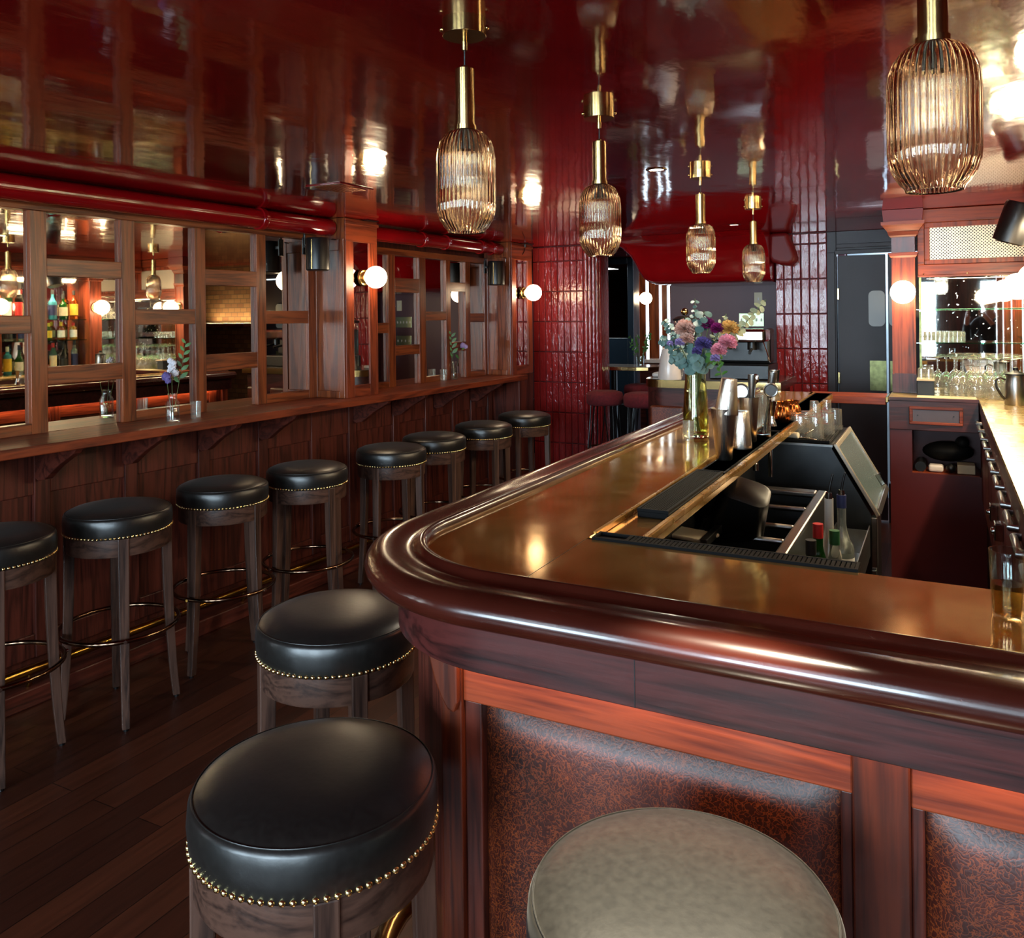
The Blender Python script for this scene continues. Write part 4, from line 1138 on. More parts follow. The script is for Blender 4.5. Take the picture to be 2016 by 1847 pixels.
def mirror_spots():
    m, nt, bs = newmat('speckled mirror')
    f = noise(nt, coords(nt), 55, 2, .5)
    L_(nt, ramp(nt, f, [(.70, (.82, .80, .74, 1)), (.74, (.5, .48, .42, 1))]), bs.inputs['Base Color'])
    L_(nt, ramp(nt, f, [(.70, (.02, .02, .02, 1)), (.73, (.5, .5, .5, 1))]), bs.inputs['Roughness'])
    bs.inputs['Metallic'].default_value = 1
    return m
MS = mirror_spots()
W().box(-.118, 5.406, 1.052, .63, 5.416, 1.728).build('mirror_glass', MS, mr)
W().box(-.120, 5.396, 1.052, -.108, 5.406, 1.728).build('edge_strip', M['plate_wear'], mr)
for z, lb in ((1.541, 'upper green-edged glass shelf across the mirror beside the column'), (1.352, 'lower green-edged glass shelf across the mirror, holding small tumblers')):
    t = thing('glass_shelf', lb, 'shelf', (.24, 5.31, z)); W().box(-.133, 5.225, z - .008, .63, 5.404, z).build('pane', M['shelfglass'], t, bevel=.001)
    for x in (-.12, .2, .5): W().box(x, 5.385, z - .014, x + .012, 5.404, z - .008).build('clip', M['chrome'], t)
# right-hand wall of the back bar (seen in the left mirrors)
mr2 = thing('back_bar_mirror', 'long mirror behind the bottles of the back bar, seen in reflection', 'mirror', (.63, 3.4, 1.07))
W().box(.622, 1.66, 1.07, .636, 5.40, 1.93).build('mirror_glass', MS, mr2)
for y, lb in ((4.89, 'beside the glass shelves'), (3.97, 'second along the bottles'), (3.05, 'third along the bottles'), (2.13, 'nearest the street end')):
    t = thing('back_bar_pilaster', 'red mahogany pilaster with a globe lamp, ' + lb, 'pilaster', (.53, y, 1.05))
    W().box(.438, y - .06, 1.052, .62, y + .06, 1.98).build('shaft', M['red_z'], t, bevel=.003)
    W().box(.425, y - .075, 1.90, .62, y + .075, 1.985).build('capital', M['red_x'], t, bevel=.01)
o = thing('back_bar_cornice', 'deep mahogany cornice over the back bar bottles, seen in the mirrors', 'cornice', (.5, 3.4, 1.99))
W().box(.42, 1.3, 1.99, .636, 5.36, CEIL - .002).build('board', M['red_y'], o); W().box(.40, 1.3, 2.0, .42, 5.36, 2.05).build('moulding', M['red_y'], o, bevel=.008)
for z in (1.54, 1.35):
    for y0, y1, nm in ((4.96, 5.22, 'glassware bay'), (4.05, 4.81, 'bottle bay nearest the glassware'), (3.13, 3.89, 'middle bottle bay'), (2.21, 2.97, 'street-side bottle bay')):
        t = thing('glass_shelf', ('upper' if z > 1.5 else 'lower') + ' glass shelf of the ' + nm + ', seen in the mirrors', 'shelf', (.54, (y0 + y1) / 2, z))
        W().box(.46, y0, z - .008, .62, y1, z).build('pane', M['shelfglass'], t)
# bottles on the back bar
rnd = random.Random(3)
gl = ['green', 'clear', 'amber', 'dark', 'blue', 'gold', 'clear', 'green']; lbv = ['cream', 'white', 'navy', 'red', 'yellow', 'black', 'white', 'cream']
names = {'green': 'green', 'clear': 'clear', 'amber': 'amber', 'dark': 'black', 'blue': 'pale blue', 'gold': 'golden'}
base = {}
for g_ in names: pass
bays = [(4.08, 4.79, 'bay beside glassware'), (3.16, 3.87, 'middle bay'), (2.24, 2.95, 'street bay')]
levels = [(1.0505, 'counter', .29), (1.3505, 'lower shelf', .17), (1.5405, 'upper shelf', .28)]
for (y0, y1, bn) in bays:
    for lv, (z, ln, hh) in enumerate(levels):
        n = 7 if lv != 1 else 6
        for k in range(n):
            gk = gl[(k * 3 + lv * 2 + int(y0 * 7)) % 8]; lk = lbv[(k * 5 + lv + int(y0 * 3)) % 8]
            yy = y0 + (y1 - y0) * (k + .5) / n
            h = hh * (.82 + .18 * rnd.random())
            bottle('%s bottle, %s label, %s, %s, %s from the glassware' % (names[gk], lk, ln, bn, ['first', 'second', 'third', 'fourth', 'fifth', 'sixth', 'seventh'][n - 1 - k]),
                   (.545, yy, z), h, .028 + .008 * rnd.random(), .012, gk, lk, rnd.choice(['black', 'red', 'white', 'yellow', 'navy']), False, sh=.5 + .2 * rnd.random(), group='back bar bottles seen in the mirrors')
        
# ---- glassware
def wine_glass(label, loc, group):
    """stands upside down on its rim"""
    t = thing('wine_glass', label, 'wine glass', loc, 0, group)
    G().lathe([(.033, 0), (.038, .03), (.0415, .055), (.040, .078), (.031, .100), (.016, .116), (.006, .124)], 28, cap=False).build('bowl', M['barglass'], t, smooth=80)
    G().lathe([(.006, .124), (.0038, .14), (.0036, .20), (.005, .212)], 12, cap=False).build('stem', M['barglass'], t, smooth=80)
    G().lathe([(.005, .212), (.03, .218), (.037, .220), (.037, .222), (.0001, .222)], 28, cap=False).build('foot', M['barglass'], t, smooth=80)
    return t
wg = None
rows = [(5.12, 4, -.0), (5.20, 5, .03), (5.285, 6, -.01), (5.36, 6, .035)]
orow = ['front row', 'second row', 'third row', 'back row against the mirror']
for ri, (y, n, off) in enumerate(rows):
    for k in range(n):
        lb = 'upside-down wine glass beside the column, %s, %s from the left' % (orow[ri], ['first', 'second', 'third', 'fourth', 'fifth', 'sixth'][k])
        p_ = (.068 + off + k * .0845 - (.0845 if ri > 1 else 0), y, 1.0505)
        if wg is None: wg = wine_glass(lb, p_, 'upside-down wine glasses on the back bar')
        else: dup(wg, p_, None, lb)
# wine glasses along the right-hand glassware bay, for the mirrors
for y, pn in ((5.00, 'nearest the lamp pilaster'), (5.085, 'middle of three'), (5.17, 'nearest the corner')):
    for i, (x, z) in enumerate(((.50, 1.0505), (.57, 1.3505), (.57, 1.5405))) if True else ():
        if z > 1.3 and z < 1.5: continue
        dup(wg, (x if i else .585, y, z), None, 'upside-down wine glass in the side bay, %s, %s' % ('on the counter' if i == 0 else 'on the upper shelf', pn), 'side bay wine glasses, %s' % ('counter' if i == 0 else 'upper shelf'))
def tumbler(label, loc, r=.031, h=.088, group=None, up=False, name='tumbler', cat='glass'):
    t = thing(name, label, cat, loc, 0, group)
    if up: G().lathe([(.0001, .004), (r * .88, .004), (r * .9, 0), (r * .92, .004), (r, h), (r * .95, h), (r * .85, .010), (.0001, .010)], 28, cap=False).build('wall', M['barglass'], t, smooth=50)
    else: G().lathe([(r * .95, 0), (r, 0), (r * .92, h - .004), (r * .9, h), (.0001, h - .003)], 28, cap=False).build('wall', M['barglass'], t, smooth=50)
    return t
tb = tumbler('small upside-down tumbler at the left end of the lower glass shelf', (-.10, 5.28, 1.3525), .021, .058, 'small tumblers on the lower glass shelf')
for k in range(1, 5): dup(tb, (-.10 + .044 * k, 5.28 + .004 * (k % 2), 1.3525), None, 'small upside-down tumbler on the lower glass shelf, %s from the left' % ['', 'second', 'third', 'fourth', 'fifth'][k])
for k in range(5): dup(tb, (-.08 + .044 * k, 5.345, 1.3525), None, 'small tumbler in the rear row of the lower glass shelf, %s from the left' % ['first', 'second', 'third', 'fourth', 'fifth'][k])
o = G().box(-.130, 5.20, 1.0505, -.045, 5.34, 1.135).build('navy_box', M['navy'], None, bevel=.002); tag(center(o), 'dark blue box on the counter at the foot of the column', 'box')
o = G().box(-.132, 5.19, 1.1355, -.043, 5.345, 1.145).build('card_tray', M['paper'], None); tag(center(o), 'thin card lying on the dark blue box under the small glasses', 'tray')
for k, (x, y) in enumerate(((-.108, 5.235), (-.070, 5.235), (-.108, 5.30), (-.070, 5.30))):
    dup(tb, (x, y, 1.1455), None, 'small glass on the dark blue box, %s' % ['front left', 'front right', 'rear left', 'rear right'][k], 'small glasses on the navy box')
o = G().box(-.13, 5.07, 1.0502, .16, 5.19, 1.054).build('cork_mat', M['paper'], None); tag(center(o), 'thin tan mat under the front wine glasses', 'mat')
# pitcher with dark handle at the right edge
t = thing('steel_pitcher', 'steel pitcher with curved black handle, cut by the right edge', 'pitcher', (.325, 4.86, 1.0505))
G().lathe([(.048, 0), (.050, .004), (.047, .11), (.044, .14), (.046, .15)], 32).build('body', M['steel'], t, smooth=50)
G().tube([(-.046, -.02, .128), (-.07, -.03, .140), (-.088, -.035, .125), (-.085, -.035, .09), (-.065, -.03, .05), (-.05, -.02, .03)], .006, 10).build('handle', M['black'], t, smooth=60)
G().lathe([(.047, .150), (.047, .158), (.02, .168), (.012, .175), (.013, .188), (.0001, .192)], 28).build('lid', M['black'], t, smooth=50)

# ================================================================ things on the bar
ZT = 1.0505                      # brass top
ZM = 1.0515                      # top of the mat ridges in the trough
def tin(g, r0, r1, h, z=0): return g.lathe([(r0 * .9, z), (r0, z + .003), (r1, z + h - .004), (r1 * 1.02, z + h), (r1 * .97, z + h), (r0 * .93, z + .008), (.0001, z + .008)], 40, cap=False)
t = thing('cocktail_shaker', 'tall steel cocktail tin nearest the viewer with a smaller tin standing in its mouth', 'cocktail shaker', (-.636, 2.70, ZM))
tin(G(), .026, .041, .168).build('large_tin', M['tin'], t, smooth=40)
g = G(Matrix.Translation((.008, 0, .150)) @ Matrix.Rotation(.10, 4, 'Y')); g.lathe([(.038, 0), (.0385, .004), (.026, .110), (.0245, .116), (.0001, .117)], 40, cap=False)
g.build('small_tin', M['tin'], t, smooth=40)
t = thing('cocktail_tin', 'short steel tin turned upside down behind the tall shaker', 'cocktail tin', (-.632, 2.955, ZM))
G().lathe([(.034, 0), (.0345, .004), (.026, .128), (.024, .133), (.0001, .134)], 40, cap=False).build('wall', M['tin'], t, smooth=40)
t = thing('cocktail_tin', 'open steel tin holding bar strainers, behind the short upturned tin', 'cocktail tin', (-.640, 3.12, ZM)); tin(G(), .025, .036, .165).build('wall', M['tin'], t, smooth=40)
t = thing('mixing_glass', 'dark ribbed mixing glass with steel tools standing in it', 'glass', (-.617, 3.24, ZM))
G().lathe([(.030, 0), (.032, .006), (.034, .16), (.031, .16), (.029, .014), (.0001, .012)], 96, rib=(24, .012), cap=False).build('wall', M['glass'], t, smooth=60)
# strainers and tools
def strainer(label, loc, rot, r=.036):
    t = thing('strainer', label, 'strainer', loc); t.rotation_euler = rot
    G().tube([(0, 0, 0), (0, 0, .13)], .004, 10).build('handle', M['chrome'], t, smooth=60)
    Rx = Matrix.Rotation(PI / 2, 3, 'X')
    G().lathe([(r, -.003), (r, .001), (.0001, .001)], 28, (0, 0, .165), Rx).torus((0, 0, .165), r * .92, .004, 32, 8, Rx).build('disc', M['steel'], t, smooth=40)
strainer('round steel strainer leaning left out of the open tin', (-.652, 3.12, ZM + .02), (0, -.10, 0), .030)
strainer('second round strainer with copper-coloured tint behind the steel spoon', (-.598, 3.24, ZM + .02), (.1, .08, .3), .026)
for lb, x, y, ry, h in (('thick steel jigger handle rising from the open tin', -.636, 3.12, .04, .235), ('flared steel scoop standing in the ribbed mixing glass', -.612, 3.24, .16, .24)):
    t = thing('bar_tool', lb, 'bar tool', (x, y, ZM + .014)); t.rotation_euler = (0, ry, 0)
    G().lathe([(.004, 0), (.004, .13), (.011, .15), (.017, h), (.015, h), (.009, .155)], 20).build('shank', M['steel'], t, smooth=50)
t = thing('bar_spoon', 'slim steel bar spoon with bowl up among the strainers', 'spoon', (-.628, 3.115, ZM + .014)); t.rotation_euler = (0, .06, 0)
G().tube([(0, 0, 0), (0, 0, .20)], .0022, 8).ball((0, 0, .22), .013, 14, 10, (.9, .3, 1.5)).build('spoon_body', M['chrome'], t, smooth=60)
t = thing('jigger', 'hourglass steel jigger between the mixing glass and the copper cup', 'jigger', (-.640, 3.585, ZM))
G().lathe([(.018, 0), (.019, .001), (.007, .040), (.0075, .046), (.021, .105), (.0195, .105), (.006, .048), (.0001, .048)], 32, cap=False).build('cone', M['chrome'], t, smooth=30)
t = thing('copper_cup', 'hammered copper pineapple-shaped cup on the bar mat', 'cup', (-.622, 3.73, ZM))
G().lathe([(.022, 0), (.030, .01), (.035, .03), (.034, .05), (.026, .066), (.024, .072), (.030, .09), (.028, .09), (.022, .072), (.0001, .07)], 60, rib=(12, .05), cap=False).build('cup_wall', M['coppery'], t, smooth=60)
t = thing('copper_cup', 'second hammered copper cup, just behind the first', 'cup', (-.600, 3.86, ZM))
G().lathe([(.022, 0), (.030, .01), (.034, .03), (.033, .05), (.026, .062), (.024, .068), (.030, .084), (.028, .084), (.022, .068), (.0001, .066)], 60, rib=(12, .05), cap=False).build('cup_wall', M['coppery'], t, smooth=60)

# vase
V = Vector((-.853, 3.165, ZT))
vz = thing('flower_vase', 'tall tapered pale-green glass vase with yellowish water holding the bouquet', 'vase', tuple(V))
out = [(.046, 0), (.050, .006), (.0505, .03), (.049, .08), (.045, .15), (.0405, .215), (.0395, .245)]
inn = [(.0365, .245), (.0375, .215), (.042, .15), (.046, .08), (.047, .03), (.045, .014), (.0001, .012)]
G().lathe([(.0001, 0)] + out + inn, 64, cap=False).build('glass_wall', M['vaseglass'], vz, smooth=50)
G().lathe([(.0001, .0125), (.0445, .0145), (.0465, .03), (.0455, .08), (.0415, .15), (.0395, .178), (.0001, .178)], 48, cap=False).build('water', M['vwater'], vz, smooth=50)
# flowers
rnd = random.Random(11)
def leaf_disc(g, c, n, r, asp=1.0, roll=0.0):
    n = Vector(n).normalized(); q = n.to_track_quat('Z', 'Y').to_matrix() @ Matrix.Rotation(roll, 3, 'Z')
    vs = [Vector(c)]; k = 9
    for i in range(k):
        a = 2 * PI * i / k
        vs.append(Vector(c) + q @ Vector((r * math.cos(a), r * asp * math.sin(a), .12 * r * math.cos(2 * a))))
    g.add([tuple(v) for v in vs], [(0, 1 + i, 1 + (i + 1) % k) for i in range(k)])
def curve_pts(a, b, bend, n=10):
    a, b, bend = Vector(a), Vector(b), Vector(bend)
    return [a.lerp(b, i / n) + bend * math.sin(PI * i / n) for i in range(n + 1)]
def sprig(label, tip, r, n, mat='euca', start=.4, bend=(0, 0, .02), asp=1.0, group='eucalyptus sprigs in the bouquet'):
    t = thing('eucalyptus_sprig', label, 'foliage', tuple(V + Vector((0, 0, .02))), 0, group)
    tip = Vector(tip) - V - Vector((0, 0, .02)); mouth = Vector((tip.x * .12, tip.y * .12, .235)).xyz
    mouth = Vector((max(-.026, min(.026, tip.x * .25)), max(-.02, min(.02, tip.y * .25)), .225))
    P1 = curve_pts((mouth.x * -.6, mouth.y * -.6, 0), mouth, (0, 0, 0), 4); P2 = curve_pts(mouth, tip, bend, 12)
    pts = P1 + P2[1:]
    G().tube(pts, .0016, 6).build('stalk', M['stem'], t, smooth=60)
    g = G()
    for i in range(n):
        f = start + (1 - start) * (i + .3) / n
        q = f * 12; j = min(int(q), 11); p_ = P2[j].lerp(P2[j + 1], q - j); d = (P2[j + 1] - P2[j]).normalized()
        s_ = d.cross(Vector((0, 0, 1))); s_ = s_.normalized() if s_.length > .1 else Vector((1, 0, 0))
        s_ = Matrix.Rotation(i * 1.9 + rnd.random(), 3, d) @ s_
        rr = r * (1.1 - .55 * f) * (.85 + .3 * rnd.random())
        for sg in (1, -1): leaf_disc(g, p_ + s_ * sg * rr * 1.05, (s_ * .35 * sg + d * .8 + Vector((.3, -.9, .2)) * .8), rr, asp, rnd.random() * 3)
    g.build('leaves', M[mat], t, smooth=80)
    return t
def ruffle(label, c, r, mat, group='carnations in the bouquet', name='carnation', n=70, cup=0):
    c = Vector(c)
    t = thing(name, label, 'flower', tuple(V + Vector((0, 0, .02))), 0, group)
    cc = c - V - Vector((0, 0, .02)); mouth = Vector((max(-.026, min(.026, cc.x * .25)), max(-.02, min(.02, cc.y * .25)), .225))
    G().tube(curve_pts((mouth.x * -.5, mouth.y * -.5, .0), mouth, (0, 0, 0), 4) + curve_pts(mouth, cc - Vector((0, 0, r * .5)), (0, 0, .01), 8)[1:], .0018, 6).build('stalk', M['stem'], t, smooth=60)
    g = G()
    for i in range(n):
        th = 2.39996 * i; u = 1 - 1.55 * (i + .5) / n
        s_ = math.sqrt(max(0, 1 - u * u)); d = Vector((s_ * math.cos(th), s_ * math.sin(th), u))
        a = d.cross(Vector((.3, .2, 1))).normalized(); b = d.cross(a)
        w_ = r * (.45 + .15 * rnd.random()); L0 = r * .25; L1 = r * (.9 + .18 * rnd.random())
        k = 6; vs = []
        for e, L in ((.25, L0), (.8, (L0 + L1) * .55), (1.0, L1)):
            for j in range(k):
                x = -1 + 2 * j / (k - 1)
                vs.append(tuple(cc + d * (L + (r * .07 * ((-1) ** j) if e == 1.0 else 0)) + a * w_ * x * e + b * r * .14 * math.sin(3 * x + th) * e))
        fs = [(q * k + j, q * k + j + 1, (q + 1) * k + j + 1, (q + 1) * k + j) for q in range(2) for j in range(k - 1)]
        g.add(vs, fs)
    g.build('petals', M[mat], t, smooth=80)
    return t
def at(px, py, Yp):
    """room point behind pixel (px, py) of the photograph at depth Y = Yp, found by measuring the flower's place"""
    a = (px - 1008) / 1620.0; b = (py - 621.3) / 1620.0
    r_ = a - RHO * b; d_ = b + RHO * a; c_, s_ = math.cos(TH), math.sin(TH)
    q = (c_ * r_ - s_, s_ * r_ + c_, -d_); k = Yp / q[1]
    return (q[0] * k, Yp, 1.53 + q[2] * k)
ruffle('large blush-beige carnation at the upper left of the bouquet', at(1348, 648, 3.10), .036, 'fl_blush')
ruffle('lower blush carnation hanging beneath the large one', at(1352, 668, 3.08), .026, 'fl_blush')
ruffle('dark magenta carnation at the centre top of the bouquet', at(1394, 640, 3.12), .026, 'fl_magenta')
ruffle('second dark magenta bloom, right and lower than the first', at(1413, 648, 3.09), .024, 'fl_magenta')
ruffle('pale apricot-yellow carnation at the upper right of the bouquet', at(1436, 648, 3.10), .032, 'fl_yellow')
ruffle('pink carnation at the right side of the bouquet', at(1432, 676, 3.06), .032, 'fl_pink')
ruffle('lower pink carnation drooping at the right of the bouquet', at(1415, 690, 3.05), .027, 'fl_pink')
ruffle('deep violet bloom in the middle of the bouquet', at(1385, 678, 3.05), .029, 'fl_violet')
ruffle('small lilac bloom at the lower left of the bouquet', at(1338, 675, 3.07), .018, 'fl_lilac', n=40)
ruffle('tiny lilac bud at the far left of the bouquet', at(1319, 677, 3.10), .013, 'fl_lilac', n=30)
ruffle('small lilac petals at the lower right under the pink carnation', at(1408, 706, 3.05), .018, 'fl_lilac', n=40)
ruffle('muted violet bloom at the lower centre of the bouquet', at(1372, 692, 3.06), .018, 'fl_violet', n=40)
sprig('upright silvery eucalyptus sprig, highest of the bouquet', at(1368, 588, 3.12), .014, 9, 'euca', .45, (0, 0, 0))
sprig('broad green eucalyptus leaf sprig at the top centre', at(1386, 612, 3.10), .026, 4, 'euca', .7, (0, 0, 0))
sprig('eucalyptus sprig arching to the upper left', at(1306, 630, 3.12), .016, 8, 'euca', .35, (0, 0, .03))
sprig('eucalyptus sprig with grey leaves spreading to the left', at(1298, 668, 3.10), .018, 8, 'euca', .3, (0, 0, .03))
sprig('pale dried eucalyptus sprig stretching far to the right', at(1508, 590, 3.10), .017, 9, 'euca_pale', .5, (0, 0, .0), 1.3)
sprig('pale leafy sprig beside the apricot carnation', at(1430, 618, 3.14), .020, 6, 'euca_pale', .5, (0, 0, 0), .5)
sprig('dark green sprig filling the left of the bouquet', at(1325, 700, 3.08), .018, 8, 'euca', .25, (0, 0, .02))
sprig('dark green sprig filling the middle of the bouquet', at(1365, 680, 3.06), .020, 9, 'euca', .2, (0, 0, 0))
sprig('dark green sprig filling the right of the bouquet', at(1408, 670, 3.10), .020, 9, 'euca', .2, (0, 0, 0))
sprig('green leafy sprig drooping over the vase rim at the right', at(1422, 745, 3.06), .020, 6, 'green', .35, (.01, 0, .07), .5)
sprig('small green sprig leaning left over the vase rim', at(1318, 715, 3.08), .016, 6, 'euca', .3, (0, 0, .04))
sprig('grey-green sprig at the rear of the bouquet', at(1350, 625, 3.20), .020, 8, 'euca', .35, (0, 0, 0))
sprig('grey-green sprig low at the front of the bouquet', at(1378, 715, 3.05), .020, 6, 'euca', .1, (0, -.02, .03))
tumbler('small clear shot glass on the brass beside the vase foot', (-.858, 3.075, ZT), .022, .072, None, True, 'shot_glass')
# big glass at the right edge
t = thing('beer_glass', 'straight clear glass half full of amber drink, at the right edge of the brass counter', 'glass', (.086, 1.497, ZT))
G().lathe([(.0001, 0), (.0205, 0), (.0215, .002), (.0255, .104), (.0243, .104), (.0203, .006), (.0001, .005)], 48, cap=False).build('wall', M['glass'], t, smooth=50)
G().lathe([(.0001, .0055), (.0200, .0062), (.0221, .052), (.0001, .052)], 40, cap=False).build('drink', M['water'], t, smooth=50)

# upside-down tumblers on the ice bin
ZB = .9935
tl = [(-.545, 3.72, 0, 'front left'), (-.480, 3.70, 1, 'front middle, doubled'), (-.570, 3.80, 0, 'second row left'), (-.500, 3.80, 1, 'second row middle, doubled'),
      (-.455, 3.86, 1, 'second row right, doubled'), (-.545, 3.89, 0, 'third row left'), (-.475, 3.95, 0, 'third row right'), (-.440, 4.03, 0, 'back row right')]
tt = None
for x, y, st_, lb in tl:
    lab = 'upside-down clear tumbler on the ice bin mat, ' + lb
    if tt is None: tt = tumbler(lab, (x, y, ZB), .031, .092, 'upside-down tumblers on the ice bin')
    else: dup(tt, (x, y, ZB), None, lab)
    if st_: dup(tt, (x, y, ZB + .0925), None, 'clear tumbler standing on top of the one at the ' + lb.split(',')[0], scale=.62)
o = G().cyl((-.598, 3.67, ZB + .014), (-.545, 3.655, ZB + .014), .013, seg=18).build('cork', M['cream'], None, smooth=40, bevel=.003); tag(center(o), 'pale wooden cork handle lying on the ice bin mat', 'cork')
t = thing('corkscrew', 'dark folding corkscrew lying left of the tumblers on the ice bin', 'corkscrew', (-.565, 3.72, ZB + .008)); G().box(-.035, -.007, -.006, .035, .007, .008).build('handle', M['black'], t, bevel=.003); G().tube([(.03, 0, .0), (.05, .01, .012), (.065, .03, .02)], .003, 8).build('lever', M['chrome'], t, smooth=60)
t = thing('bottle_opener', 'shiny steel opener lying before the tumblers on the ice bin', 'opener', (-.515, 3.66, ZB + .004)); G().box(-.035, -.008, -.002, .035, .008, .002).ball((-.035, 0, 0), .014, 16, 8, (1, 1, .2)).ball((.035, 0, 0), .012, 16, 8, (1, 1, .2)).build('blade', M['tin'], t, smooth=40)
t.rotation_euler = (0, 0, -.5)

# things on the wall ledge
ZL = 1.0485
def bud_vase(label, loc, h=.085, r=.026):
    t = thing('bud_vase', label, 'vase', loc)
    G().lathe([(.0001, 0), (r, 0), (r * 1.02, .004), (r, h * .66), (r * .62, h * .82), (r * .6, h * .94), (r * .68, h), (r * .56, h), (r * .52, h * .93), (r * .54, h * .80), (r * .9, h * .62), (r * .92, .007), (.0001, .006)], 60, rib=(12, .02), cap=False).build('glass_wall', M['glass'], t, smooth=50)
    G().lathe([(.0001, .0065), (r * .9, .0072), (r * .89, h * .5), (.0001, h * .5)], 30, cap=False).build('water', M['glass'], t, smooth=50)
    return t
def stalk_flower(name, label, base, tip, leaf_mat, nl, r, asp, petals=None, cat='flower', group=None):
    t = thing(name, label, cat, base, 0, group); b_ = Vector(base); tp = Vector(tip) - b_
    pts = curve_pts((0, 0, 0), tp, (.0, .0, .0), 10)
    G().tube(pts, .0013, 6).build('stalk', M['stem'], t, smooth=60)
    g = G()
    for i in range(nl):
        f = .45 + .55 * (i + .5) / nl; p_ = Vector((0, 0, 0)).lerp(tp, f); sg = 1 if i % 2 else -1
        nd = Vector((.5 * sg, -.8, .3))
        d = tp.normalized(); s_ = Vector((math.cos(TH), math.sin(TH), 0)) * sg
        a = (s_ * .75 + d * .7).normalized(); n_ = a.cross(Vector((-.3, .9, .1))).cross(a).normalized()
        L = r * (1.2 - .4 * (i / max(nl, 1))); bb_ = a.cross(n_)
        vs = [tuple(p_ + a * L * 2 * q + bb_ * L * asp * math.sin(PI * q) * w_ + n_ * L * .3 * q * q) for q in (0, .2, .4, .6, .8, 1) for w_ in (-1, 0, 1)]
        g.add(vs, [(3 * q + j, 3 * q + j + 1, 3 * q + j + 4, 3 * q + j + 3) for q in range(5) for j in range(2)])
    if nl: g.build('leaves', M[leaf_mat], t, smooth=80)
    if petals:
        g = G()
        for c_, rr in petals:
            for i in range(26):
                th = 2.39996 * i; u = 1 - 2 * (i + .5) / 26; s_ = math.sqrt(1 - u * u); d = Vector((s_ * math.cos(th), s_ * math.sin(th), u))
                leaf_disc(g, Vector(c_) + tp + d * rr * .7, d + Vector((.2, -.5, .2)), rr * .42, .7, th)
        g.build('petals', M[petals_m], t, smooth=80)
    return t
p1 = (-3.185, 2.665, ZL)
bud_vase('small patterned glass bud vase with purple and white flowers on the ledge', p1, .135, .031)
petals_m = 'green'
q1 = (p1[0], p1[1], ZL + .01)
def up(px, py, Xp):
    a = (px - 1008) / 1620.0; b = (py - 621.3) / 1620.0
    r_ = a - RHO * b; d_ = b + RHO * a; c_, s_ = math.cos(TH), math.sin(TH)
    q = (c_ * r_ - s_, s_ * r_ + c_, -d_); k = Xp / q[0]
    return (Xp, q[1] * k, 1.53 + q[2] * k)
stalk_flower('leafy_stem', 'tall leafy green stem in the bud vase on the nearer ledge', q1, up(366, 672, -3.19), 'green', 11, .020, .45, cat='foliage')
petals_m = 'fl_violet'
stalk_flower('violet_flower', 'small violet flower in the bud vase on the nearer ledge', q1, up(327, 741, -3.18), 'green', 0, .02, .4, [((0, 0, 0), .024), ((.012, .0, -.02), .016)])
petals_m = 'fl_white'
stalk_flower('white_sprig', 'airy white filler flowers in the bud vase on the nearer ledge', q1, up(338, 722, -3.20), 'green', 0, .02, .4, [((0, 0, 0), .022), ((.01, .01, -.03), .020), ((-.01, .0, .028), .016), ((.014, 0, .018), .014), ((-.016, 0, -.02), .014)])
tumbler('small clear glass standing beside the bud vase on the nearer ledge', (-3.225, 2.835, ZL), .026, .080, None, True, 'shot_glass')
p2 = (-3.335, 5.30, ZL)
bud_vase('small glass bud vase with purple flowers on the farther ledge', (-3.31, 5.36, ZL), .135, .032)
q2 = (-3.31, 5.36, ZL + .01)
stalk_flower('leafy_stem', 'leafy green stem in the bud vase on the farther ledge', q2, up(888, 655, -3.31), 'green', 9, .026, .45, cat='foliage')
petals_m = 'fl_lilac'
stalk_flower('purple_flower', 'purple alstroemeria cluster in the bud vase on the farther ledge', q2, up(911, 680, -3.30), 'green', 2, .02, .4, [((0, 0, 0), .026), ((.02, .01, -.01), .02)])
tumbler('small clear glass beside the bud vase on the farther ledge', (-3.30, 5.20, ZL), .028, .085, None, True, 'shot_glass')

# ================================================================ back room seen through the opening
# brass-edged drinks shelf against the dark mirror wall
t = thing('wall_shelf', 'brass-edged narrow shelf in the back room behind the tiled column', 'shelf', (-2.6, 7.1, 1.02))
W().prism([(-3.0, 6.95), (-2.40, 6.95), (-2.30, 6.98), (-2.24, 7.08), (-2.24, 7.35), (-3.0, 7.35)], 1.028, 1.060, 'z').build('brass_edge', M['brass'], t, fix=True, bevel=.003)
W().prism([(-2.99, 6.96), (-2.40, 6.96), (-2.30, 6.99), (-2.25, 7.08), (-2.25, 7.34), (-2.99, 7.34)], 1.0605, 1.062, 'z').build('stone_top', flat('pale stone top', '8E8478', .12, 0, .1, 12), t, fix=True)
W().cyl((-2.7, 7.2, 0), (-2.7, 7.2, 1.028), .03).build('leg', M['black'], t, smooth=40)
# dark framed mirror wall
t = thing('framed_mirror', 'tall mirror in a near-black frame in the back room beside the tiled column', 'mirror', (-2.9, 8.28, .0))
g = W(); zf = (.60, CEIL - .01)
g.box(-3.60, 8.20, zf[0], -3.21, 8.298, zf[1]).box(-2.92, 8.20, zf[0], -2.855, 8.298, zf[1]).box(-3.21, 8.20, zf[0], -2.92, 8.298, 1.28).box(-3.21, 8.20, 2.06, -2.92, 8.298, zf[1])
g.build('frame', flat('black-green frame', '16222A', .3, 0, .1, 6), t, bevel=.004)
W().box(-3.21, 8.24, 1.28, -2.92, 8.25, 2.06).build('mirror_glass', M['mirror'], t)
o = G().box(-4.5, 8.20, .0, -2.86, 8.298, .60).build('bench_back', M['black'], None, bevel=.02); tag(center(o), 'low dark bench back under the black-framed mirror', 'bench')
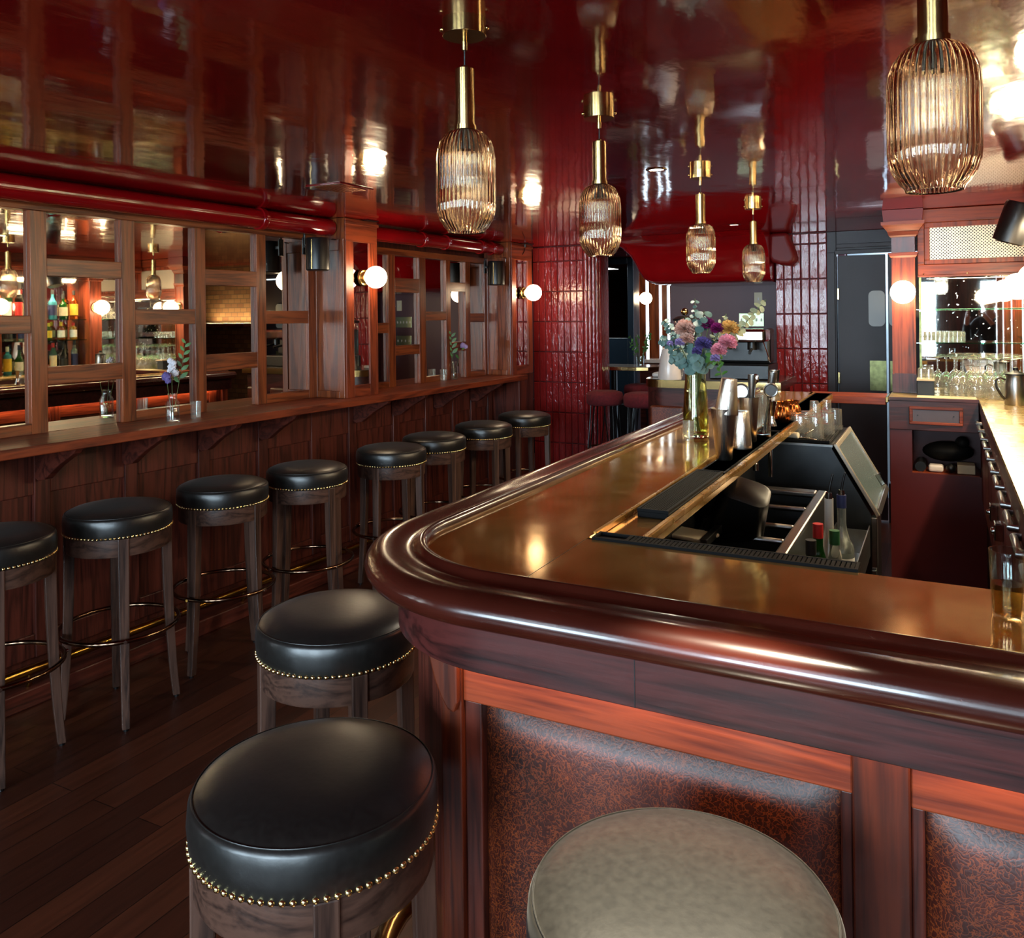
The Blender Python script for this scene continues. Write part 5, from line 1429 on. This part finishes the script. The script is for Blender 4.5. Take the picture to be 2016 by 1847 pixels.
# daylit narrow windows of the back room
day = emit('daylit pane', (.72, .87, 1.0, 1), 2.6)
t = thing('window_4', 'tall narrow daylit windows at the end of the back room', 'window', (-3.0, 9.22, 1.0)); t['kind'] = 'structure'
g = W(); px_ = [(-3.21, -3.13), (-3.05, -3.01), (-2.89, -2.855), (-2.795, -2.76)]
ed = [-3.30] + [v for q in px_ for v in q] + [-2.55]
for i in range(0, len(ed), 2): g.box(ed[i], 9.18, .95, ed[i + 1], 9.25, CEIL - .01)
g.build('window_frame', M['oak_z'], t)
for a_, b_ in px_: W().box(a_, 9.21, 1.0, b_, 9.22, 2.08).build('pane', day, t)
o = G().box(-3.0, 8.46, 0, -2.932, 8.62, CEIL - .002).build('wall_post', M['red_z'], None); struct(o)
area('back_room_area_light', (-3.6, 7.8, 2.05), (0, 0, 0), .6, .6, 12, (.75, .88, 1.0))  # cool area light facing down below the ceiling; no window opens here
area('back_room_area_light', (-1.9, 9.2, 1.5), (PI / 2 + PI, 0, PI), 1.0, .8, 6, (.75, .88, 1.0))  # cool area light near the far wall, away from the window panes
t = thing('back_table', 'pale table below the bright window strips of the back room', 'table', (-2.65, 9.05, 0))
W().box(-3.0, 8.9, .98, -2.3, 9.2, 1.02).build('top', M['white'], t, bevel=.004)
W().box(-2.69, 9.02, 0, -2.61, 9.10, .98).build('leg', M['black'], t)
# velvet stools
def vstool(label, loc):
    t = thing('velvet_stool', label, 'bar stool', loc, 0, 'burgundy velvet stools')
    G().lathe([(.0001, .800), (.13, .800), (.148, .815), (.150, .875), (.140, .900), (.10, .912), (.0001, .914)], 40, cap=False).build('seat', M['velvet'], t, smooth=60)
    for k in range(4):
        a = PI / 4 + k * PI / 2; c, s_ = math.cos(a), math.sin(a)
        G().tube([(.10 * c - .02 * s_, .10 * s_ + .02 * c, .80), (.185 * c, .185 * s_, .006), (.10 * c + .05 * s_, .10 * s_ - .05 * c, .80)], .006, 8).build('leg', M['blackmetal'], t, smooth=50)
    G().torus((0, 0, .45), .148, .006, 48, 8).build('foot_ring', M['brassrod'], t, smooth=60)
    return t
vs_ = vstool('burgundy velvet bar stool nearest of three, overlapping the rounded tiled corner', (-2.432, 6.26, 0))
dup(vs_, (-2.37, 6.98, 0), .3, 'burgundy velvet bar stool, rear one under the brass-edged shelf')
dup(vs_, (-2.10, 6.22, 0), .6, 'burgundy velvet bar stool mostly hidden by the coffee counter')
# coffee counter
t = thing('coffee_counter', 'brass-edged coffee counter with brown leather panels, beyond the end of the bar', 'counter', (-1.5, 5.85, 0))
R_ = .16; x0, y0, x1, y1 = -1.86, 5.46, -.92, 6.10
pl = [(x0 + R_ + R_ * math.cos(a), y0 + R_ + R_ * math.sin(a)) for a in [PI + PI / 2 * k / 8 for k in range(9)]] + [(x1, y0), (x1, y1), (x0, y1)]
W().prism(pl, 1.025, 1.078, 'z').build('brass_edge', M['brass'], t, fix=True, smooth=30)
W().prism([(x0 + .006 + (a - x0) * .985, y0 + .006 + (b - y0) * .985) for a, b in pl], 1.0785, 1.081, 'z').build('stone_top', flat('dark stone top', '3A322E', .12, 0, .1, 12), t, fix=True)
pl2 = [(a * .95 - .085, y0 + .03 + (b - y0) * .9) for a, b in pl]
W().prism(pl2, .0, 1.025, 'z').build('body', M['fascia_x'], t, fix=True, smooth=30)
for a in (-1.80, -1.50, -1.20): W().box(a, 5.475, .45, a + .24, 5.52, .90).build('leather_panel', M['pad'], t, bevel=.02, bseg=4)
ZC = 1.0815
t = thing('water_dispenser', 'tall clear dispenser with black lid and round knob on the coffee counter', 'dispenser', (-1.585, 5.62, ZC))
G().lathe([(.075, 0), (.078, .01), (.078, .36), (.072, .40)], 40).build('jar', M['glass'], t, smooth=40)
G().lathe([(.084, .40), (.086, .412), (.05, .43), (.0001, .434)], 40, cap=False).build('lid', M['black'], t, smooth=40)
G().ball((0, 0, .462), .026, 20, 12).build('knob', M['brass'], t, smooth=180)
t = thing('ceramic_jug', 'white glazed tapered jug on the coffee counter left of the vase', 'jug', (-1.66, 5.60 - .10, ZC))
G().lathe([(.078, 0), (.080, .01), (.062, .16), (.050, .21), (.048, .215), (.04, .20)], 40).build('jug_body', M['white'], t, smooth=50)
o = G().box(-1.84, 5.66, ZC, -1.70, 5.78, ZC + .03).build('napkin_stack', M['white'], None, bevel=.012, bseg=3); tag(center(o), 'crumpled pale napkin pile at the left end of the coffee counter', 'napkins')
t = thing('coffee_machine', 'black and chrome espresso machine behind the bouquet', 'coffee machine', (-1.22, 5.8, ZC))
W().box(-1.42, 5.62, ZC, -1.02, 5.95, ZC + .10).build('base', M['black'], t, bevel=.008)
W().box(-1.40, 5.78, ZC + .10, -1.04, 5.95, ZC + .34).build('housing', M['black'], t, bevel=.02)
W().box(-1.40, 5.60, ZC + .25, -1.04, 5.80, ZC + .34).build('group_head_cover', M['chrome'], t, bevel=.02)
for x in (-1.31, -1.14): W().cyl((x, 5.68, ZC + .20), (x, 5.68, ZC + .25), .032).tube([(x, 5.66, ZC + .205), (x + .01, 5.55, ZC + .19), (x + .02, 5.50, ZC + .185)], .010, 10).build('portafilter', M['blackmetal'], t, smooth=50)
W().tube([(-1.06, 5.62, ZC + .27), (-1.03, 5.58, ZC + .2), (-1.0, 5.56, ZC + .12)], .004, 8).build('steam_wand', M['chrome'], t, smooth=60)
o = G().lathe([(.030, 0), (.036, .07), (.034, .07), (.028, .005)], 28).build('steel_cup', M['steel'], None, smooth=40); o.location = (-.985, 5.60, ZC); tag(o, 'small steel milk cup at the right end of the coffee counter', 'cup')
# small glass of greenery on the far shelf
t = thing('glass_vase', 'small clear glass of dark greenery on the brass-edged shelf', 'vase', (-2.42, 7.12, 1.0625))
G().lathe([(.0001, 0), (.036, 0), (.040, .09), (.038, .09), (.034, .005), (.0001, .004)], 28, cap=False).build('glass_wall', M['glass'], t, smooth=40)
t = thing('greenery', 'loose dark green twigs in the small glass on the far shelf', 'foliage', (-2.42, 7.12, 1.07))
rnd = random.Random(5)
gg = G(); gs = G()
for k in range(9):
    a = rnd.random() * 6.28; tipv = Vector((.10 * math.cos(a), .10 * math.sin(a), .17 + .14 * rnd.random()))
    gs.tube(curve_pts((0, 0, 0), tipv, (0, 0, .01), 6), .0015, 5)
    for j in range(7):
        p_ = tipv * (.45 + .55 * j / 7); leaf_disc(gg, p_ + Vector((rnd.uniform(-.02, .02), rnd.uniform(-.02, .02), 0)), (rnd.uniform(-1, 1), -1, rnd.uniform(-.5, 1)), .014, .6, a)
gs.build('stalks', M['stem'], t, smooth=60); gg.build('leaves', M['green'], t, smooth=80)
# switch plates on the purple wall
def plate(label, x0, x1, z0, z1, n, m='plate_brass'):
    t = thing('switch_plate', label, 'switch plate', ((x0 + x1) / 2, YP - .004, z0), 0)
    W().box(x0, YP - .006, z0, x1, YP, z1).build('cover', M[m], t, bevel=.002)
    for k in range(n):
        xx = x0 + (x1 - x0) * (k + .5) / n
        W().box(xx - .006, YP - .011, (z0 + z1) / 2 - .012, xx + .006, YP - .006, (z0 + z1) / 2 + .012).build('toggle', M['white'], t, bevel=.002)
plate('single ivory switch plate high on the aubergine wall', -1.423, -1.356, 1.594, 1.704, 1, 'cream')
plate('wide brass switch plate with five toggles, upper one on the aubergine wall', -1.553, -1.344, 1.413, 1.527, 5)
plate('wide brass switch plate, lower one on the aubergine wall', -1.547, -1.344, 1.214, 1.326, 4)

# ================================================================ the person taking the photograph, seen only in the mirrors
PF = Matrix.Rotation(TH, 4, 'Z') @ Matrix.Translation((0, -.75, 0))
pr_ = thing('person', 'standing person in dark jacket and flat cap raising a phone, seen in the mirror', 'person', tuple(PF @ Vector((0, -.45, 0))), 0)
def skin(name, mat, verts, edges, radii, root, sub=1, parent=pr_):
    me = bpy.data.meshes.new(name); me.from_pydata([tuple(PF @ Vector(v)) for v in verts], edges, [])
    o = bpy.data.objects.new(name, me); COL.objects.link(o); me.materials.append(mat)
    md = o.modifiers.new('skin', 'SKIN'); md.use_smooth_shade = True
    if not me.skin_vertices:
        bm = bmesh.new(); bm.from_mesh(me); bm.verts.layers.skin.verify(); bm.to_mesh(me); bm.free()
    for i, r in enumerate(radii):
        sv = me.skin_vertices[0].data[i]; sv.radius = r if isinstance(r, tuple) else (r, r); sv.use_root = (i == root)
    md2 = o.modifiers.new('sub', 'SUBSURF'); md2.levels = sub; md2.render_levels = sub
    o.parent = parent; o.matrix_parent_inverse = WM[parent.name].inverted()
    return o
class Sk:
    def __init__(s): s.v = []; s.e = []; s.r = []
    def chain(s, pts, start=None):
        prev = start
        for p, r in pts:
            s.v.append(p); s.r.append(r)
            if prev is not None: s.e.append((prev, len(s.v) - 1))
            prev = len(s.v) - 1
        return prev
k = Sk()
pel = k.chain([((0, -.45, .93), (.15, .11))])
che = k.chain([((0, -.455, 1.08), (.135, .10)), ((0, -.44, 1.28), (.155, .11))], pel)
nb = k.chain([((0, -.43, 1.42), .062)], che)
k.chain([((0, -.41, 1.49), .052), ((0, -.375, 1.55), (.066, .075)), ((0, -.375, 1.61), (.075, .092)), ((0, -.385, 1.67), (.070, .085)), ((0, -.39, 1.705), (.04, .05))], nb)
for sx in (-1, 1):
    w_ = k.chain([((.17 * sx, -.43, 1.38), .058), ((.245 * sx, -.31, 1.16), .043), ((.135 * sx, -.085, 1.40), .029), ((.105 * sx, -.05, 1.455), (.036, .02))], nb)
    for j in range(4):
        z = 1.445 + .022 * j; L = (.030, .034, .032, .026)[j]
        k.chain([((.095 * sx, -.018, z + .012), .0085), (((.088 - L * .4) * sx, .006, z + .018), .008), (((.078 - L) * sx, .008, z + .022), .0065)], w_)
    k.chain([((.082 * sx, -.045, 1.475), .0105), ((.060 * sx, -.032, 1.497), .0095), ((.045 * sx, -.026, 1.505), .0075)], w_)
    k.chain([((.09 * sx, -.45, .86), .088), ((.10 * sx, -.43, .50), .058), ((.105 * sx, -.47, .10), .040), ((.115 * sx, -.36, .045), .036)], pel)
skin_m = flat('skin', 'B98468', .5, 0, .08, 20)
skin('body', skin_m, k.v, k.e, k.r, 0, 1)
jk = flat('dark jacket cloth', '15161A', .8, 0, .2, 60); tr_ = flat('dark trousers', '101116', .8, 0, .2, 60)
k = Sk(); a = k.chain([((0, -.45, .90), (.172, .132)), ((0, -.455, 1.08), (.158, .125)), ((0, -.44, 1.28), (.178, .132)), ((0, -.43, 1.405), (.085, .08))])
for sx in (-1, 1): k.chain([((.175 * sx, -.43, 1.385), .076), ((.25 * sx, -.31, 1.155), .060), ((.145 * sx, -.105, 1.375), .041)], 3)
skin('jacket', jk, k.v, k.e, k.r, 0)
k = Sk(); k.chain([((0, -.45, .95), (.16, .12))])
for sx in (-1, 1): k.chain([((.095 * sx, -.45, .84), .104), ((.102 * sx, -.43, .50), .076), ((.107 * sx, -.47, .12), .058)], 0)
skin('trousers', tr_, k.v, k.e, k.r, 0)
for sx in (-1, 1):
    k = Sk(); k.chain([((.107 * sx, -.49, .055), .050), ((.112 * sx, -.40, .05), .050), ((.118 * sx, -.29, .038), .036)]); skin('shoe', M['black'], k.v, k.e, k.r, 0)
W(PF).ball((0, -.392, 1.665), .098, 24, 14, (.92, 1.1, .72)).build('hair', flat('dark hair', '1A120D', .7, 0, .2, 60), pr_, smooth=180)
W(PF).lathe([(.103, 1.685), (.112, 1.70), (.105, 1.735), (.07, 1.755), (.0001, 1.76)], 32, (0, -.39, 0)).prism([(.075, -.31), (.05, -.245), (0, -.225), (-.05, -.245), (-.075, -.31)], 1.686, 1.694).build('cap', jk, pr_, smooth=50)
# simple face: brow, nose, mouth, eyes, ears
W(PF).ball((0, -.290, 1.60), .013, 12, 8, (.8, 1.1, 1.5)).ball((.075, -.375, 1.605), .020, 12, 8, (.4, .7, 1.3)).ball((-.075, -.375, 1.605), .020, 12, 8, (.4, .7, 1.3)).build('nose_and_ears', skin_m, pr_, smooth=180)
for sx in (-1, 1): W(PF).ball((.03 * sx, -.300, 1.625), .010, 12, 8).build('eye', M['white'], pr_, smooth=180)
W(PF).ball((0, -.299, 1.565), .012, 12, 8, (2, .5, .5)).build('mouth', flat('lips', '8A4A42', .5), pr_, smooth=180)
ph = thing('mobile_phone', 'dark mobile phone held up by the person in the mirror', 'phone', tuple(PF @ Vector((0, -.02, 1.45))))
W(PF).box(-.075, -.024, 1.455, .075, -.016, 1.545).build('phone_body', M['black'], ph, bevel=.004)
